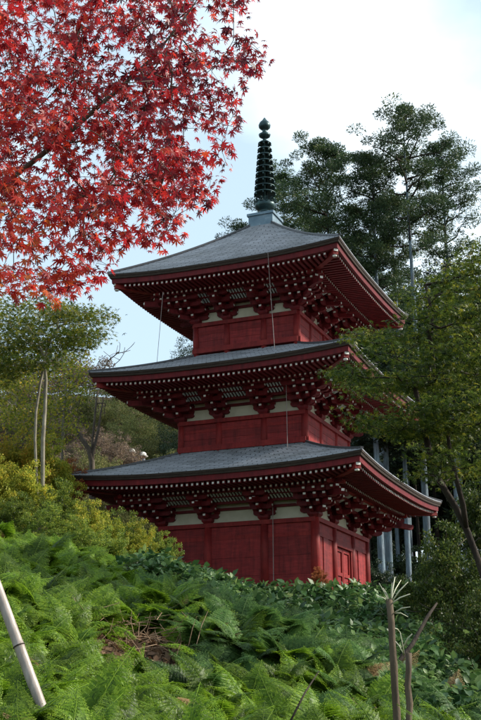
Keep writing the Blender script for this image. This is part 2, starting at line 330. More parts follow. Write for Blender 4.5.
#          half body, body z0, body top, roof half, corner z, upturn, inner half, inner z, courses, column offsets
STOREYS = [dict(b=1.90, z0=-.05, zt=1.735, r=3.53, zc=2.81, up=.15, bi=1.55, zi=3.56, n=16, co=.70),
           dict(b=1.59, z0=3.30, zt=4.29, r=3.27, zc=5.32, up=.13, bi=1.30, zi=6.06, n=16, co=.58),
           dict(b=1.34, z0=5.85, zt=6.86, r=3.00, zc=7.89, up=.13, bi=.30, zi=9.80, n=26, co=.49)]
RAFT = .126
def build_roof(S):
    r, up, zm = S['r'], S['up'], S['zc']-S['up']
    bi, zi, n = S['bi'], S['zi'], S['n']
    b = S['b']
    def lift(u): return up*abs(u)**2.6
    a = .80
    def P(u, v, dz=0.0):
        w = r+(bi-r)*v
        return (u*w, -w, zm+(zi-zm)*(a*v+(1-a)*v*v)+lift(u)*(1-v)**1.5+dz)
    # covering: overlapping courses
    nu = 28; us = np.linspace(-1, 1, nu+1); V = []; UV = []; F = []
    for k in range(n):
        v0, v1 = k/n, (k+1)/n
        base = len(V)
        for u in us:
            w = r+(bi-r)*v0
            for (vv, dz, uvv) in ((v0, -.004, .03), (v0, .016, .05), (v1, .002, .98)):
                V.append(P(u, vv, dz)); UV.append((u*w, k+uvv))
        for i in range(nu):
            q = base+3*i
            F.append((q, q+3, q+4, q+1)); F.append((q+1, q+4, q+5, q+2))
    V = np.array(V); UV = np.array(UV); loops = []; vs = []; uvs = []
    F = np.array(F)
    for k in range(4):
        c, s = [(1, 0), (0, 1), (-1, 0), (0, -1)][k]
        w = V.copy(); w[:, 0] = V[:, 0]*c-V[:, 1]*s; w[:, 1] = V[:, 0]*s+V[:, 1]*c
        vs.append(w); uvs.append(UV+np.array([k*11.3, 0])); loops.append(F.ravel()+k*len(V))
    me = fast_mesh('roof', np.concatenate(vs), np.concatenate(loops), np.arange(4*len(F))*4, M['roof'], uv=np.concatenate(uvs))
    roof = link('roof', me, PAGODA)
    # layered eave edge
    def strip(mb, prof, nseg=28):
        """closed profile [(inset, dz)] swept along the front eave (mitred at the corners)"""
        us = np.linspace(-1, 1, nseg+1); m = len(prof); vs = []
        for u in us:
            for ins, dz in prof: vs.append((u*(r-ins), -(r-ins), zm+lift(u)*max(0, 1-ins/(r-b))**1.2+dz))
        fs = [(i*m+k, (i+1)*m+k, (i+1)*m+(k+1) % m, i*m+(k+1) % m) for i in range(nseg) for k in range(m)]
        mb.add(vs, fs); return mb
    e = strip(MB(), [(0, -.006), (.012, -.050), (.024, -.052), (.040, -.105), (.30, -.105), (.30, -.006)]).rot4()
    e.build('eave_edge', M['eave'], roof)
    e = strip(MB(), [(.075, -.107), (.085, -.228), (.20, -.228), (.20, -.107)]).rot4()
    e.build('eave_board', M['red_shaded'], roof)  # darker red stands in for the shade under the roof edge
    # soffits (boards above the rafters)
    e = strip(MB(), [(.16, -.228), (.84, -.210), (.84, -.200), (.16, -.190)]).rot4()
    e.build('flying_soffit', M['red_shaded'], roof)
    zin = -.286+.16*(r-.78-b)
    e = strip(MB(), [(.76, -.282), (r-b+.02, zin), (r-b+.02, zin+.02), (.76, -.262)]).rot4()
    e.build('base_soffit', M['red_shaded'], roof)
    e = strip(MB(), [(.765, -.212), (.765, -.280), (.85, -.280), (.85, -.212)]).rot4()
    e.build('rafter_beam', M['red'], roof)
    # two tiers of rafters with white ends
    fr, ft, br_, bt = MB(), MB(), MB(), MB()
    k = int((r-.32)/RAFT)
    for i in range(-k, k+1):
        x = (i+.5)*RAFT
        if abs(x) > r-.30: continue
        y0 = r-.17; d0 = lift(x/y0)
        y1 = max(r-.88, abs(x)+.02)
        z0, z1 = zm+d0-.274, zm+d0*.75-.255
        if y0-y1 > .05:
            fr.beam((x, -y0, z0), (x, -y1, z1), .066, .085)
            ft.box(x-.022, x+.022, -y0-.005, -y0+.002, z0-.025, z0+.020)
        y0 = r-.745
        if abs(x) > y0-.12: continue
        d0 = lift(x/r)*.8; y1 = max(b-.02, abs(x)+.02)
        z0 = zm+d0-.330; z1 = z0+.16*(y0-y1)-d0*.5*(y0-y1)/(y0-b)
        if y0-y1 > .05:
            br_.beam((x, -y0, z0), (x, -y1, z1), .070, .092)
            bt.box(x-.019, x+.019, -y0-.005, -y0+.002, z0-.022, z0+.018)
    for m_, nm, mt in ((fr, 'flying_rafters', 'red_shaded'), (br_, 'base_rafters', 'red_shaded'), (ft, 'flying_rafter_ends', 'white'), (bt, 'base_rafter_ends', 'white')):  # rafters take the darker red that carries painted eave shade
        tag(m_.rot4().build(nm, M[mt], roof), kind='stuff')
    # hip rafters and hip caps, one on each corner
    h, hc, ht = MB(), MB(), MB()
    pts = []
    for q in np.linspace(0, 1, 9):
        w = b+(r-.14-b)*q; ins = r-w
        pts.append((w, -w, zm+up*max(0, 1-ins/(r-b))**1.2-.27-.05*(1-q)*0+(.10*(1-q))))
    for i in range(8): h.beam(pts[i], pts[i+1], .13, .17)
    e0 = np.array(pts[-1]); dg = np.array([1, -1, 0])/math.sqrt(2)
    ht.beam(e0+dg*.002+np.array([0, 0, .03]), e0+dg*.02+np.array([0, 0, .03]), .10, .09); ht.lathe([(.0, -.14), (.05, -.13), (.055, -.10), (.03, -.085)], 8, e0-dg*.05)
    cp = [P(1, v, .03) for v in np.linspace(0, .995, 13)]
    for i in range(12): hc.beam(cp[i], cp[i+1], .07, .045)
    hm, cm, tm = h.mesh('hip_rafter', M['red']), hc.mesh('hip_cap', M['roof']), ht.mesh('hip_rafter_end', M['white'])
    for k in range(4):
        rotz(link('hip_rafter', hm, roof), k); rotz(link('hip_cap', cm, roof), k); rotz(link('hip_rafter_end', tm, roof), k)

def bracket(zt, b, corner):
    """cluster in the frame of the front wall: along x, outward -y, foot at x=0,y=-b (corner: x=b)"""
    red, wh = MB(), MB()
    def arm(a, c, w=.085, h=.105, ends=(1, 1), cut=.07):
        red.beam(a, c, w, h, cut=cut)
        a = np.array(a, float); c = np.array(c, float); d = (c-a)/np.linalg.norm(c-a)
        for e, p, sg in ((ends[0], a, -1), (ends[1], c, 1)):
            if e: wh.beam(p+d*sg*.001+np.array([0, 0, h*.22]), p+d*sg*.008+np.array([0, 0, h*.22]), w*.72, h*.40)
    def block(x, y, z, s=.062, h=.06):
        q = s*.72
        red.add([(x-q, y-q, z), (x+q, y-q, z), (x+q, y+q, z), (x-q, y+q, z), (x-s, y-s, z+h*.45), (x+s, y-s, z+h*.45), (x+s, y+s, z+h*.45), (x-s, y+s, z+h*.45), (x-s, y-s, z+h), (x+s, y-s, z+h), (x+s, y+s, z+h), (x-s, y+s, z+h)],
                [(3, 2, 1, 0), (0, 1, 5, 4), (1, 2, 6, 5), (2, 3, 7, 6), (3, 0, 4, 7), (4, 5, 9, 8), (5, 6, 10, 9), (6, 7, 11, 10), (7, 4, 8, 11), (8, 9, 10, 11)])
    lay = [(.155, 0.0, .27), (.275, .23, .47), (.395, .45, .68), (.515, .65, .74)]     # z, position of the cross arm, reach of the out arm
    hw = .27
    if not corner:
        block(0, -b, zt, .13, .11)
        for z, o, reach in lay:
            arm((-hw, -b-o, zt+z), (hw, -b-o, zt+z))
            arm((0, -b+.1, zt+z-.004), (0, -b-reach, zt+z-.004), ends=(0, 1))
            for x in (-hw+.05, 0, hw-.05): block(x, -b-o, zt+z+.053)
        for sx in (0,):                                  # tail rafter nose
            arm((sx, -b+.2, zt+.52), (sx, -b-.86, zt+.345), .075, .10, (0, 1), cut=.04)
    else:
        block(b, -b, zt, .14, .11)
        for i, (z, o, reach) in enumerate(lay):
            # arms of both walls cross at the corner and run on through it
            for oo in [l[1] for l in lay[:i+1]]:
                arm((b-.34, -b-oo, zt+z), (b+reach, -b-oo, zt+z), ends=(1, 1))
                arm((b+oo, -b+.34, zt+z-.005), (b+oo, -b-reach, zt+z-.005), ends=(1, 1))
            for oo in (0, .23, .45): 
                if oo <= o:
                    block(b-.27, -b-oo, zt+z+.053); block(b+oo, -b+.27, zt+z+.053)
                    block(b+oo, -b-o, zt+z+.053); 
            g = (reach+.06)
            arm((b-.1, -b+.1, zt+z-.010), (b+g, -b-g, zt+z-.010), .10, .11, ends=(0, 1))
        arm((b-.2, -b+.2, zt+.55), (b+.98, -b-.98, zt+.35), .10, .13, (0, 1), cut=.05)
    return red, wh

def build_storey(S, idx):
    b, z0, zt, co = S['b'], S['z0'], S['zt'], S['co']
    core = MB(); core.box(-b+.10, b-.10, -b+.10, b-.10, z0, zt+.60)
    wall = core.build('wall', M['red_shaded'], PAGODA)
    H = zt-z0
    # columns
    cr = .105 if idx == 0 else .088
    cm = MB(); cm.lathe([(cr, z0-.05), (cr, z0+H*.6), (cr*.94, zt-.002)], 14)
    cmesh = cm.mesh('column', M['red'], True)
    xs = [-b, -co, co, b]
    for k in range(4):
        for x in xs[:3]:
            c, s = [(1, 0), (0, 1), (-1, 0), (0, -1)][k]
            link('column', cmesh, PAGODA, (x*c-(-b)*s, x*s+(-b)*c, 0))
    # rails, planks, plaster
    vis = z0+(.0 if idx == 0 else .22)
    zl = [vis, vis+.13, zt-.40 if idx == 0 else zt-.30, zt-.31 if idx == 0 else zt-.23, zt-.10, zt]
    rails = [(zl[0], zl[1]), (zl[2], zl[3]), (zl[4], zl[5]-.003)]
    for j, (a, c) in enumerate(rails):
        m = MB(); t_ = .055 if j != 1 else .0
        m.box(-b-.04, b+.04, -b-t_-.045, -b+.06, a, c); me = m.mesh('rail', M['red'])
        for k in range(4): 
            o = rotz(link('rail', me, PAGODA), k); o.scale = (1-.0006*(k % 2), 1, 1)
    bays = [(xs[i]+cr*.8, xs[i+1]-cr*.8) for i in range(3)]
    for bi_, (x0, x1) in enumerate(bays):
        segs = []
        if idx == 0:
            lo, hi = zl[1], zl[2]; n = 3
            segs = [(lo+(hi-lo)*i/n, lo+(hi-lo)*(i+1)/n) for i in range(n)]+[(zl[3], zl[4])]
        else:
            lo, hi = zl[1], zl[2]; n = 2
            segs = [(lo+(hi-lo)*i/n, lo+(hi-lo)*(i+1)/n) for i in range(n)]+[(zl[3], zl[4])]
        for q, (a, c) in enumerate(segs):
            m = MB(); pr = .003*((q*7+bi_*3) % 3)
            m.box(x0, x1, -b-.036-pr, -b+.10, a+.0025, c-.0025); me = m.mesh('plank', M['plank'])
            for k in range(4):
                if idx == 0 and bi_ == 1 and k in (1, 3) and q < 3: continue     # doors there
                if idx == 0 and k in (1, 3) and bi_ != 1 and q < 3: continue     # upright boards there
                o = rotz(link('plank', me, wall), k)
        if idx == 0 and bi_ != 1:
            for q in range(3):
                m = MB(); xa, xb = x0+(x1-x0)*q/3, x0+(x1-x0)*(q+1)/3; pr = .022*(q == 1)
                m.box(xa+.004, xb-.004, -b-.020-pr, -b+.10, zl[1]+.002, zl[2]-.002); me = m.mesh('plank', M['plank'])
                for k in (1, 3): rotz(link('plank', me, wall), k)
        # plaster with trapezoid outline between the brackets
        m = MB(); xa, xb = xs[bi_], xs[bi_+1]
        vs = [(xa+.02, -b+.02, zt+.002), (xb-.02, -b+.02, zt+.002), (xb-.02, -b+.02, zt+.60), (xa+.02, -b+.02, zt+.60)]
        m.add(vs+[(x, y+.08, z) for x, y, z in vs], [(0, 1, 2, 3), (7, 6, 5, 4), (0, 4, 5, 1), (1, 5, 6, 2), (2, 6, 7, 3), (3, 7, 4, 0)])
        me = m.mesh('plaster_panel', M['plaster'])
        for k in range(4): rotz(link('plaster_panel', me, PAGODA), k)
    if idx == 0:      # panelled double doors in the middle bay of the two side walls
        for k in (1, 3):
            for sx in (-1, 1):
                d = MB(); x0, x1 = sorted((sx*.012, sx*(co-.17)))
                d.box(x0, x1, -b+.02, -b+.07, zl[1]+.005, zl[2]-.085)
                dr = rotz(d.build('door', M['plank'], PAGODA), k)
                f = MB()
                for xx in (x0+.001, x1-.061): f.box(xx, xx+.06, -b-.012, -b+.018, zl[1]+.006, zl[2]-.088)
                for zz in (zl[1]+.007, zl[1]+.52, zl[2]-.172): f.box(x0+.062, x1-.062, -b-.010, -b+.018, zz, zz+.08)
                fo = link('door_frame', f.mesh('door_frame', M['red']), dr)
            f = MB(); f.box(-co+.02, co-.02, -b-.07, -b+.08, zl[2]-.08, zl[2]-.003)
            for sx in (-1, 1): f.box(*sorted((sx*(co-.165), sx*(co-.02))), -b-.05, -b+.08, zl[1]+.002, zl[2]-.083)
            rotz(f.build('door_surround', M['red'], PAGODA), k)
    # long tie beams through the brackets, purlin, ribbed cove
    for nm, o, za, zb, th, mt in (('tie_beam', .0, .275, .335, .045, 'red_shaded'), ('tie_beam', .0, .425, .485, .045, 'red_shaded'), ('tie_beam', .23, .385, .445, .04, 'red_shaded'), ('tie_beam', .45, .50, .56, .04, 'red_shaded'), ('purlin', .66, .578, .655, .05, 'red')):
        m = MB(); e = b+o+.02*(o > 0)+.25*(o > .3)
        m.box(-e, e, -b-o-th, -b-o+th, zt+za, zt+zb); me = m.mesh(nm, M[mt])
        for k in range(4):
            ob = rotz(link(nm, me, PAGODA), k); ob.location.z = -.004*(k % 2)
    rb, bk = MB(), MB()
    for i in range(3):
        xa, xb = xs[i]+.30, xs[i+1]-.30
        if i == 0: xa += .02
        if i == 2: xb -= .02
        bk.beam(((xa+xb)/2, -b-.28, zt+.475), ((xa+xb)/2, -b-.60, zt+.60), xb-xa+.1, .012)
        n = max(3, int((xb-xa)/.075))
        for j in range(n+1):
            x = xa+(xb-xa)*j/n
            rb.beam((x, -b-.27, zt+.450), (x, -b-.60, zt+.580), .028, .030)
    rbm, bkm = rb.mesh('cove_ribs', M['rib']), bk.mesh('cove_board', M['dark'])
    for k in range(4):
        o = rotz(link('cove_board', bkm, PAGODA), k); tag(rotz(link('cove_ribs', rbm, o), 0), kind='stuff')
    # brackets
    rm, wm = bracket(zt, b, False); rmm, wmm = rm.mesh('bracket_cluster', M['red_shaded']), wm.mesh('white_arm_ends', M['white'])
    rc, wc = bracket(zt, b, True); rcm, wcm = rc.mesh('corner_bracket_cluster', M['red_shaded']), wc.mesh('white_arm_ends', M['white'])
    for k in range(4):
        for x in (-co, co):
            o = rotz(link('bracket_cluster', rmm, PAGODA), k); c, s = [(1, 0), (0, 1), (-1, 0), (0, -1)][k]
            o.location = (x*c, x*s, 0); tag(link('white_arm_ends', wmm, o), kind='stuff')
        o = rotz(link('corner_bracket_cluster', rcm, PAGODA), k); tag(link('white_arm_ends', wcm, o), kind='stuff')
for i_, S_ in enumerate(STOREYS):
    build_storey(S_, i_); build_roof(S_)

def build_finial():
    m = MB(); m.box(-.34, .34, -.34, .34, 9.60, 10.06); m.box(-.375, .375, -.375, .375, 10.06, 10.13)
    base = m.build('spire_base', M['copperlight'], PAGODA)
    m = MB(); m.lathe([(.30, 10.132), (.27, 10.18), (.16, 10.24), (.14, 10.30), (.20, 10.34), (.27, 10.40), (.285, 10.48), (.24, 10.56), (.16, 10.60), (.12, 10.62), (.05, 10.63), (.05, 12.80)], 20)
    mast = m.build('spire_mast', M['copper'], PAGODA, True)
    m = MB()
    for i in range(12):
        a = i*math.pi/6
        for rr, zz, s in ((.30, 10.52, .05), (.31, 10.62, .04)):
            p = np.array([math.cos(a)*rr, math.sin(a)*rr, zz]); q = np.array([math.cos(a)*.14, math.sin(a)*.14, 10.40])
            m.beam(q, p, .14, .02, w2=.05, h2=.02)
    m.build('lotus_petals', M['copper'], mast)
    for i in range(9):
        f = i/8; z = 10.84+1.50*f; rr = .295-.115*f
        m = MB()
        m.lathe([(.05, z+.055), (rr*.72, z+.020), (rr, z-.022), (rr+.004, z-.045), (rr-.03, z-.040), (rr*.6, z-.012), (.05, z+.018)], 20)
        for j in range(8):
            a = j*math.pi/4+.2
            m.lathe([(.008, z-.11), (.022, z-.105), (.024, z-.075), (.008, z-.05), (.006, z-.03)], 6, (math.cos(a)*(rr-.012), math.sin(a)*(rr-.012), 0))
        m.build('spire_ring', M['copper'], PAGODA, True)
    m = MB(); m.lathe([(.05, 12.46), (.15, 12.53), (.165, 12.58), (.10, 12.60), (.07, 12.66), (.055, 12.72), (.10, 12.745), (.155, 12.80), (.165, 12.87), (.13, 12.95), (.07, 13.01), (.02, 13.09), (.004, 13.11)], 18)
    m.build('spire_jewel', M['copper'], PAGODA, True)
build_finial()
m = MB(); m.box(-2.55, 2.55, -2.55, 2.55, -1.3, -.16)
m.box(-2.62, 2.62, -2.62, 2.62, -.158, -.055)
m.build('stone_platform', M['stone'], PAGODA)
# lightning cables
def pane(px, py, Y):
    d = ray(px, py); k = (Y-CY)/d[1]; return CAM+k*d
m = MB(); x = pane(268, 262, -3.02)[0]
m.tube([(x, -3.02, 7.75), (x-.02, -2.9, 7.3), (x-.02, -2.6, 5.55)], .007, 6)
m.tube([(x+.12, -2.25, 4.92), (x+.12, -2.22, 3.30)], .007, 6)
m.tube([(.95, -2.05, 2.2), (.95, -2.04, .1)], .009, 6)
m.build('lightning_cable', M['cable'], PAGODA)
m = MB(); a = pane(163, 292, -2.95); c = pane(157, 362, -3.1)
m.tube([a, (a+c)/2+np.array([0, 0, -.02]), c], .006, 6); m.build('hanging_cable', M['cable'], PAGODA)

# ------------------------------------------------------------------ leaf and branch tools
def unit(a): return a/(np.linalg.norm(a, axis=-1, keepdims=True)+1e-9)
def scatter(shape, pos, yd, nr, size, tint):
    """n leaves of one template (verts, faces) -> verts, loops, starts, tint"""
    sv, sf = shape; sv = np.array(sv, float); k = len(sv); n = len(pos)
    y = unit(yd); x = unit(np.cross(y, nr)); z = np.cross(x, y)
    size = np.asarray(size).reshape(-1, 1, 1)
    V = pos[:, None, :]+size*(sv[None, :, 0, None]*x[:, None, :]+sv[None, :, 1, None]*y[:, None, :]+sv[None, :, 2, None]*z[:, None, :])
    fl = np.concatenate([np.array(f) for f in sf]); ln = np.array([len(f) for f in sf]); stt = np.concatenate([[0], np.cumsum(ln)[:-1]])
    loops = (fl[None, :]+k*np.arange(n)[:, None]).ravel(); starts = (stt[None, :]+len(fl)*np.arange(n)[:, None]).ravel()
    return V.reshape(-1, 3), loops, starts, np.repeat(tint, k)
def join(parts):
    V, Lp, S, T = [], [], [], []; nv = nl = 0
    for v, l, s, t in parts:
        V.append(v); Lp.append(l+nv); S.append(s+nl); T.append(t); nv += len(v); nl += len(l)
    return np.concatenate(V), np.concatenate(Lp), np.concatenate(S), np.concatenate(T)
DIAMOND = ([(0, 0, 0), (.28, .45, .06), (0, 1, -.05), (-.28, .45, .06)], [(0, 1, 2, 3)])
BLADE = ([(0, 0, 0), (.10, .4, .03), (0, 1, -.06), (-.10, .4, .03)], [(0, 1, 2, 3)])
OVAL = ([(0, 0, 0), (.24, .22, .05), (.30, .55, .06), (0, 1, -.10), (-.30, .55, .06), (-.24, .22, .05), (0, .5, -.01)],
        [(0, 1, 6), (1, 2, 6), (2, 3, 6), (3, 4, 6), (4, 5, 6), (5, 0, 6)])
def maple_shape(lobes=7, fine=True):
    ang = {7: [-128, -82, -40, 0, 40, 82, 128], 5: [-100, -48, 0, 48, 100]}[lobes]
    rad = {7: [.42, .76, .95, 1.0, .95, .76, .42], 5: [.62, .92, 1.0, .92, .62]}[lobes]
    out = [(0, -.03)]
    for i, (a, r) in enumerate(zip(ang, rad)):
        a = R_(a); d = np.array([math.sin(a), math.cos(a)]); s = np.array([d[1], -d[0]])
        if i:
            mA = R_((ang[i-1]+ang[i])/2); out.append((.27*math.sin(mA), .27*math.cos(mA)))
        if fine: out.append(tuple(d*r*.52-s*r*.125))
        out.append(tuple(d*r))
        if fine: out.append(tuple(d*r*.52+s*r*.125))
    vs = [(0, .05, .03)]+[(x, y, -.22*(x*x+y*y)+(.05 if math.hypot(x, y) < .35 else 0)) for x, y in out]
    n = len(out); return vs, [(0, 1+(i+1) % n, 1+i) for i in range(n)]
MAPLE7 = maple_shape(7, True); MAPLE5 = maple_shape(5, False)

def colonize(roots, targets, step, rng, sag=0.0, wander=.25):
    """roots: polyline; targets (n,3). Returns nodes, parents, tip index of each target"""
    pos = [np.array(p, float) for p in roots]; par = [-1]+list(range(len(roots)-1))
    order = np.argsort(np.linalg.norm(targets-pos[-1], axis=1)*.7+np.min(np.linalg.norm(targets[:, None]-np.array(pos)[None], axis=2), axis=1))
    cap = len(pos)+len(targets)*40; A = np.zeros((cap, 3)); A[:len(pos)] = pos; n = len(pos); tips = np.zeros(len(targets), int)
    for ti in order:
        T = targets[ti]; d = np.linalg.norm(A[:n]-T, axis=1)
        d = d+np.maximum(0, A[:n, 2]-T[2])*.6; d[0] += .4
        j = int(np.argmin(d)); D = np.linalg.norm(T-A[j]); k = max(1, min(38, int(math.ceil(D/step))))
        p0 = A[j].copy(); pj = par[j]; tang = unit(A[j]-A[pj]) if pj >= 0 else np.array([0, 0, 1.])
        off = rng.normal(size=3)*wander*D*.3
        prev = j
        for i in range(1, k+1):
            f = i/k
            q = p0+(T-p0)*f+tang*D*.28*f*(1-f)+off*f*(1-f)+np.array([0, 0, -sag*D*f*(1-f)])
            if n >= cap: break
            A[n] = q; par.append(prev); prev = n; n += 1
        tips[ti] = prev
    return A[:n], np.array(par), tips
def radii(par, tip_r, p=2.3, rmax=None):
    n = len(par); acc = np.zeros(n); ch = np.zeros(n, int)
    for i in range(n-1, 0, -1):
        if ch[i] == 0: acc[i] = tip_r**p
        acc[par[i]] += acc[i]; ch[par[i]] += 1
    r = acc**(1/p)
    if rmax: r = np.minimum(r, rmax)
    return r
def skeleton_mesh(name, A, par, r, mat, keep=None):
    idx = np.arange(1, len(A)); idx = idx[par[idx] >= 0]
    if keep is not None: idx = idx[keep[idx]]
    a, b = A[par[idx]], A[idx]; ra = np.minimum(r[par[idx]], r[idx]*1.35); rb = r[idx]
    d = unit(b-a); ref = np.where(np.abs(d[:, 2:3]) > .9, np.array([[1., 0, 0]]), np.array([[0, 0, 1.]]))
    x = unit(np.cross(d, ref)); y = np.cross(d, x); parts = []
    for k, sel in ((4, rb < .012), (6, (rb >= .012) & (rb < .05)), (10, rb >= .05)):
        if not sel.any(): continue
        an = 2*math.pi*np.arange(k)/k; cs, sn = np.cos(an)[None, :, None], np.sin(an)[None, :, None]
        ring = x[sel][:, None]*cs+y[sel][:, None]*sn
        b2 = b[sel]+d[sel]*(rb[sel]*.25)[:, None]
        V = np.concatenate([a[sel][:, None]+ring*ra[sel][:, None, None], b2[:, None]+ring*rb[sel][:, None, None]], 1)
        m = V.shape[0]; q = np.array([(i, (i+1) % k, k+(i+1) % k, k+i) for i in range(k)]).ravel()
        loops = (q[None]+2*k*np.arange(m)[:, None]).ravel()
        parts.append((V.reshape(-1, 3), loops, np.arange(m*k)*4, np.zeros(m*2*k)))
    v, l, s, t = join(parts)
    return fast_mesh(name, v, l, s, mat, smooth=True)
def rand_dir(rng, n): return unit(rng.normal(size=(n, 3)))
def cluster_leaves(rng, centers, per, rad, flat, size, shape, tintf, up=.6, outward=None):
    n = len(centers)*per
    c = np.repeat(centers, per, 0)
    off = rand_dir(rng, n)*(rng.random((n, 1))**.45)*rad; off[:, 2] *= flat
    pos = c+off
    yd = rand_dir(rng, n)+unit(off)*.6; yd[:, 2] -= .25
    nr = rand_dir(rng, n)*(1-up)+np.array([0, 0, up])
    return scatter(shape, pos, yd, nr, size*(.7+.6*rng.random(n)), tintf(pos, rng.random(n)))

def find_ground(px, py, t0=3.5):
    t = t0
    while t < 80:
        p = at(px, py, t); s_, t_ = st(p)
        if p[2] < ground_z(s_, t_): return p
        t += .05
    return p
rnd = np.random.default_rng

# ------------------------------------------------------------------ red maple overhead
def build_red_maple():
    rng = rnd(11)
    poly = [(-30, -25), (272, -25), (268, 15), (262, 40), (282, 60), (276, 72), (252, 80), (242, 115), (232, 150), (221, 188), (208, 205), (190, 215), (188, 236), (165, 248),
            (150, 251), (132, 240), (118, 255), (102, 282), (84, 299), (60, 307), (30, 305), (0, 305), (-30, 300)]
    base = gpt(-3.3, 7.2, -.1)
    limb = [(-60, 240, 6.8), (0, 187, 6.7), (30, 164, 6.65), (60, 140, 6.6), (90, 114, 6.55), (120, 88, 6.5), (152, 58, 6.45), (172, 34, 6.4), (192, 8, 6.4), (212, -25, 6.3)]
    roots = [base, base+np.array([.05, .02, 1.2]), base+np.array([.2, .1, 2.4])]
    q = roots[-1]; e = at(*limb[0])
    roots += [q+(e-q)*.35+np.array([0, 0, .12]), q+(e-q)*.7+np.array([0, 0, .1])]+[at(*l) for l in limb]
    T = []
    while len(T) < 940:
        x, y = rng.uniform(-30, 282), rng.uniform(-25, 307)
        if not inpoly([x], [y], poly)[0]: continue
        # thinner towards the lower rim and in a few gaps, as in a real crown
        if y > 215 and rng.random() < .25: continue
        if rng.random() < .62*np.clip((x-165-.12*(150-y))/70, 0, 1): continue
        T.append(at(x, y, float(np.clip(rng.normal(6.7, .75), 5.3, 8.3))))
    T = np.array(T)
    A, par, tips = colonize(roots, T, .16, rng, sag=-.05, wander=.5)
    r = radii(par, .0016, 2.35, .06)
    org = base
    tree = tag(empty('red_maple', org), 'scarlet autumn maple whose leafy branches reach over the fern bank', 'tree')
    link('trunk', skeleton_mesh('trunk', A-org, par, r, M['bark_maple']), tree)
    per = 9; n = len(T)*per
    c = np.repeat(T, per, 0); tw = unit(T-A[par[tips]]); tw = np.repeat(tw, per, 0)
    side = unit(np.cross(tw, np.array([0, 0, 1.]))+1e-3); sg = np.where(np.arange(n) % 2, 1., -1.)[:, None]
    pos = c-tw*(rng.random((n, 1))*.24-.04)+side*sg*(.02+.05*rng.random((n, 1)))+rng.normal(size=(n, 3))*.022
    yd = tw*.5+side*sg*(.5+rng.random((n, 1)))+rng.normal(size=(n, 3))*.35; yd[:, 2] -= .55+.5*rng.random(n)
    nr = rng.normal(size=(n, 3))*.55+np.array([0, 0, .75])-HF*.35
    px, py = project(pos)
    ok = inpoly(px, py, [(240+(a-240)*1.0+(3 if a > 100 else 0), b+(3 if b > 100 else 0)) for a, b in poly])
    pos, yd, nr, px, py = pos[ok], yd[ok], nr[ok], px[ok], py[ok]; n = len(pos)
    size = .030+.027*rng.random(n)
    patch = np.sin(pos[:, 0]*2.1+1)+np.sin(pos[:, 2]*2.7)+np.sin(pos[:, 1]*1.7+pos[:, 0])
    tint = np.clip(.54+.11*patch+rng.normal(size=n)*.19, 0, .90)
    # lower boughs have turned orange
    low = np.clip((3.05-(pos[:, 2]-CZ))/.5, 0, 1)*np.clip(-(st(pos)[0]+.85)/.4, 0, 1)
    tint = np.where(rng.random(n) < low*.75, .82+.18*rng.random(n), tint)
    dist = np.linalg.norm(pos-CAM, axis=1); infr = (px > 2) & (px < 478) & (py > 2)
    order = np.argsort(np.where(infr, dist, 1e9)); near = order[:300]; rest = order[300:]
    v, l, s_, t_ = scatter(MAPLE7, pos[rest]-org, yd[rest], nr[rest], size[rest], tint[rest])
    tag(link('foliage', fast_mesh('foliage', v, l, s_, M['l_red'], t_), tree), kind='stuff')
    lm = []
    for k in range(8):
        tn = (k+.5)/8*.85
        v, l, s_, t_ = scatter(MAPLE7, np.zeros((1, 3)), np.array([[0, 1., 0]]), np.array([[0, 0, 1.]]), np.array([1.]), np.array([tn]))
        lm.append(fast_mesh('maple_leaf', v, l, s_, M['l_red'], t_))
    for i in near:
        o = link('leaf', lm[int(min(7, tint[i]/.85*8))], tree)
        y = unit(yd[i]); x = unit(np.cross(y, nr[i])); z = np.cross(x, y); k = size[i]
        p = pos[i]-org
        o.matrix_local = Matrix(((x[0]*k, y[0]*k, z[0]*k, p[0]), (x[1]*k, y[1]*k, z[1]*k, p[1]), (x[2]*k, y[2]*k, z[2]*k, p[2]), (0, 0, 0, 1)))
build_red_maple()

# ------------------------------------------------------------------ broad-leaved trees grown towards regions of the picture
def region_tree(name, seed, poly, trange, roots, ntarg, per, rad, flat, lsize, shape, lmat, bmat, tip_r, rmax, label, cat='tree', group=None, layers=0, tintf=None, up=.6, leaves=True, step=.22, extra_roots=(), wander=.4):
    rng = rnd(seed); xs = [p[0] for p in poly]; ys = [p[1] for p in poly]; T = []
    while len(T) < ntarg:
        x, y = rng.uniform(min(xs), max(xs)), rng.uniform(min(ys), max(ys))
        if not inpoly([x], [y], poly)[0]: continue
        T.append(at(x, y, rng.uniform(*trange)))
    T = np.array(T)
    if layers:
        ph = .25*np.sin(T[:, 0]*1.1)+.2*np.sin(T[:, 1]*1.3)
        zq = np.round((T[:, 2]+ph)/layers)*layers-ph; T[:, 2] = T[:, 2]*.22+zq*.78
    A, par, tips = colonize(roots, T, step, rng, wander=wander)
    r = radii(par, tip_r, 2.4, rmax); org = np.array(roots[0])
    tree = tag(empty(name, org), label, cat, group)
    link('trunk', skeleton_mesh('trunk', A-org, par, r, bmat), tree)
    for ex in extra_roots:
        m = MB(); m.tube([np.array(p)-org for p in ex[0]], ex[1], 8); m.build('stem', bmat, tree, True)
    if leaves:
        tintf = tintf or (lambda p, u: u)
        v, l, s_, t_ = cluster_leaves(rng, T-org, per, rad, flat, lsize, shape, lambda p, u: tintf(p+org, u), up)
        tag(link('crown', fast_mesh('crown', v, l, s_, lmat, t_), tree), kind='stuff')
    return tree

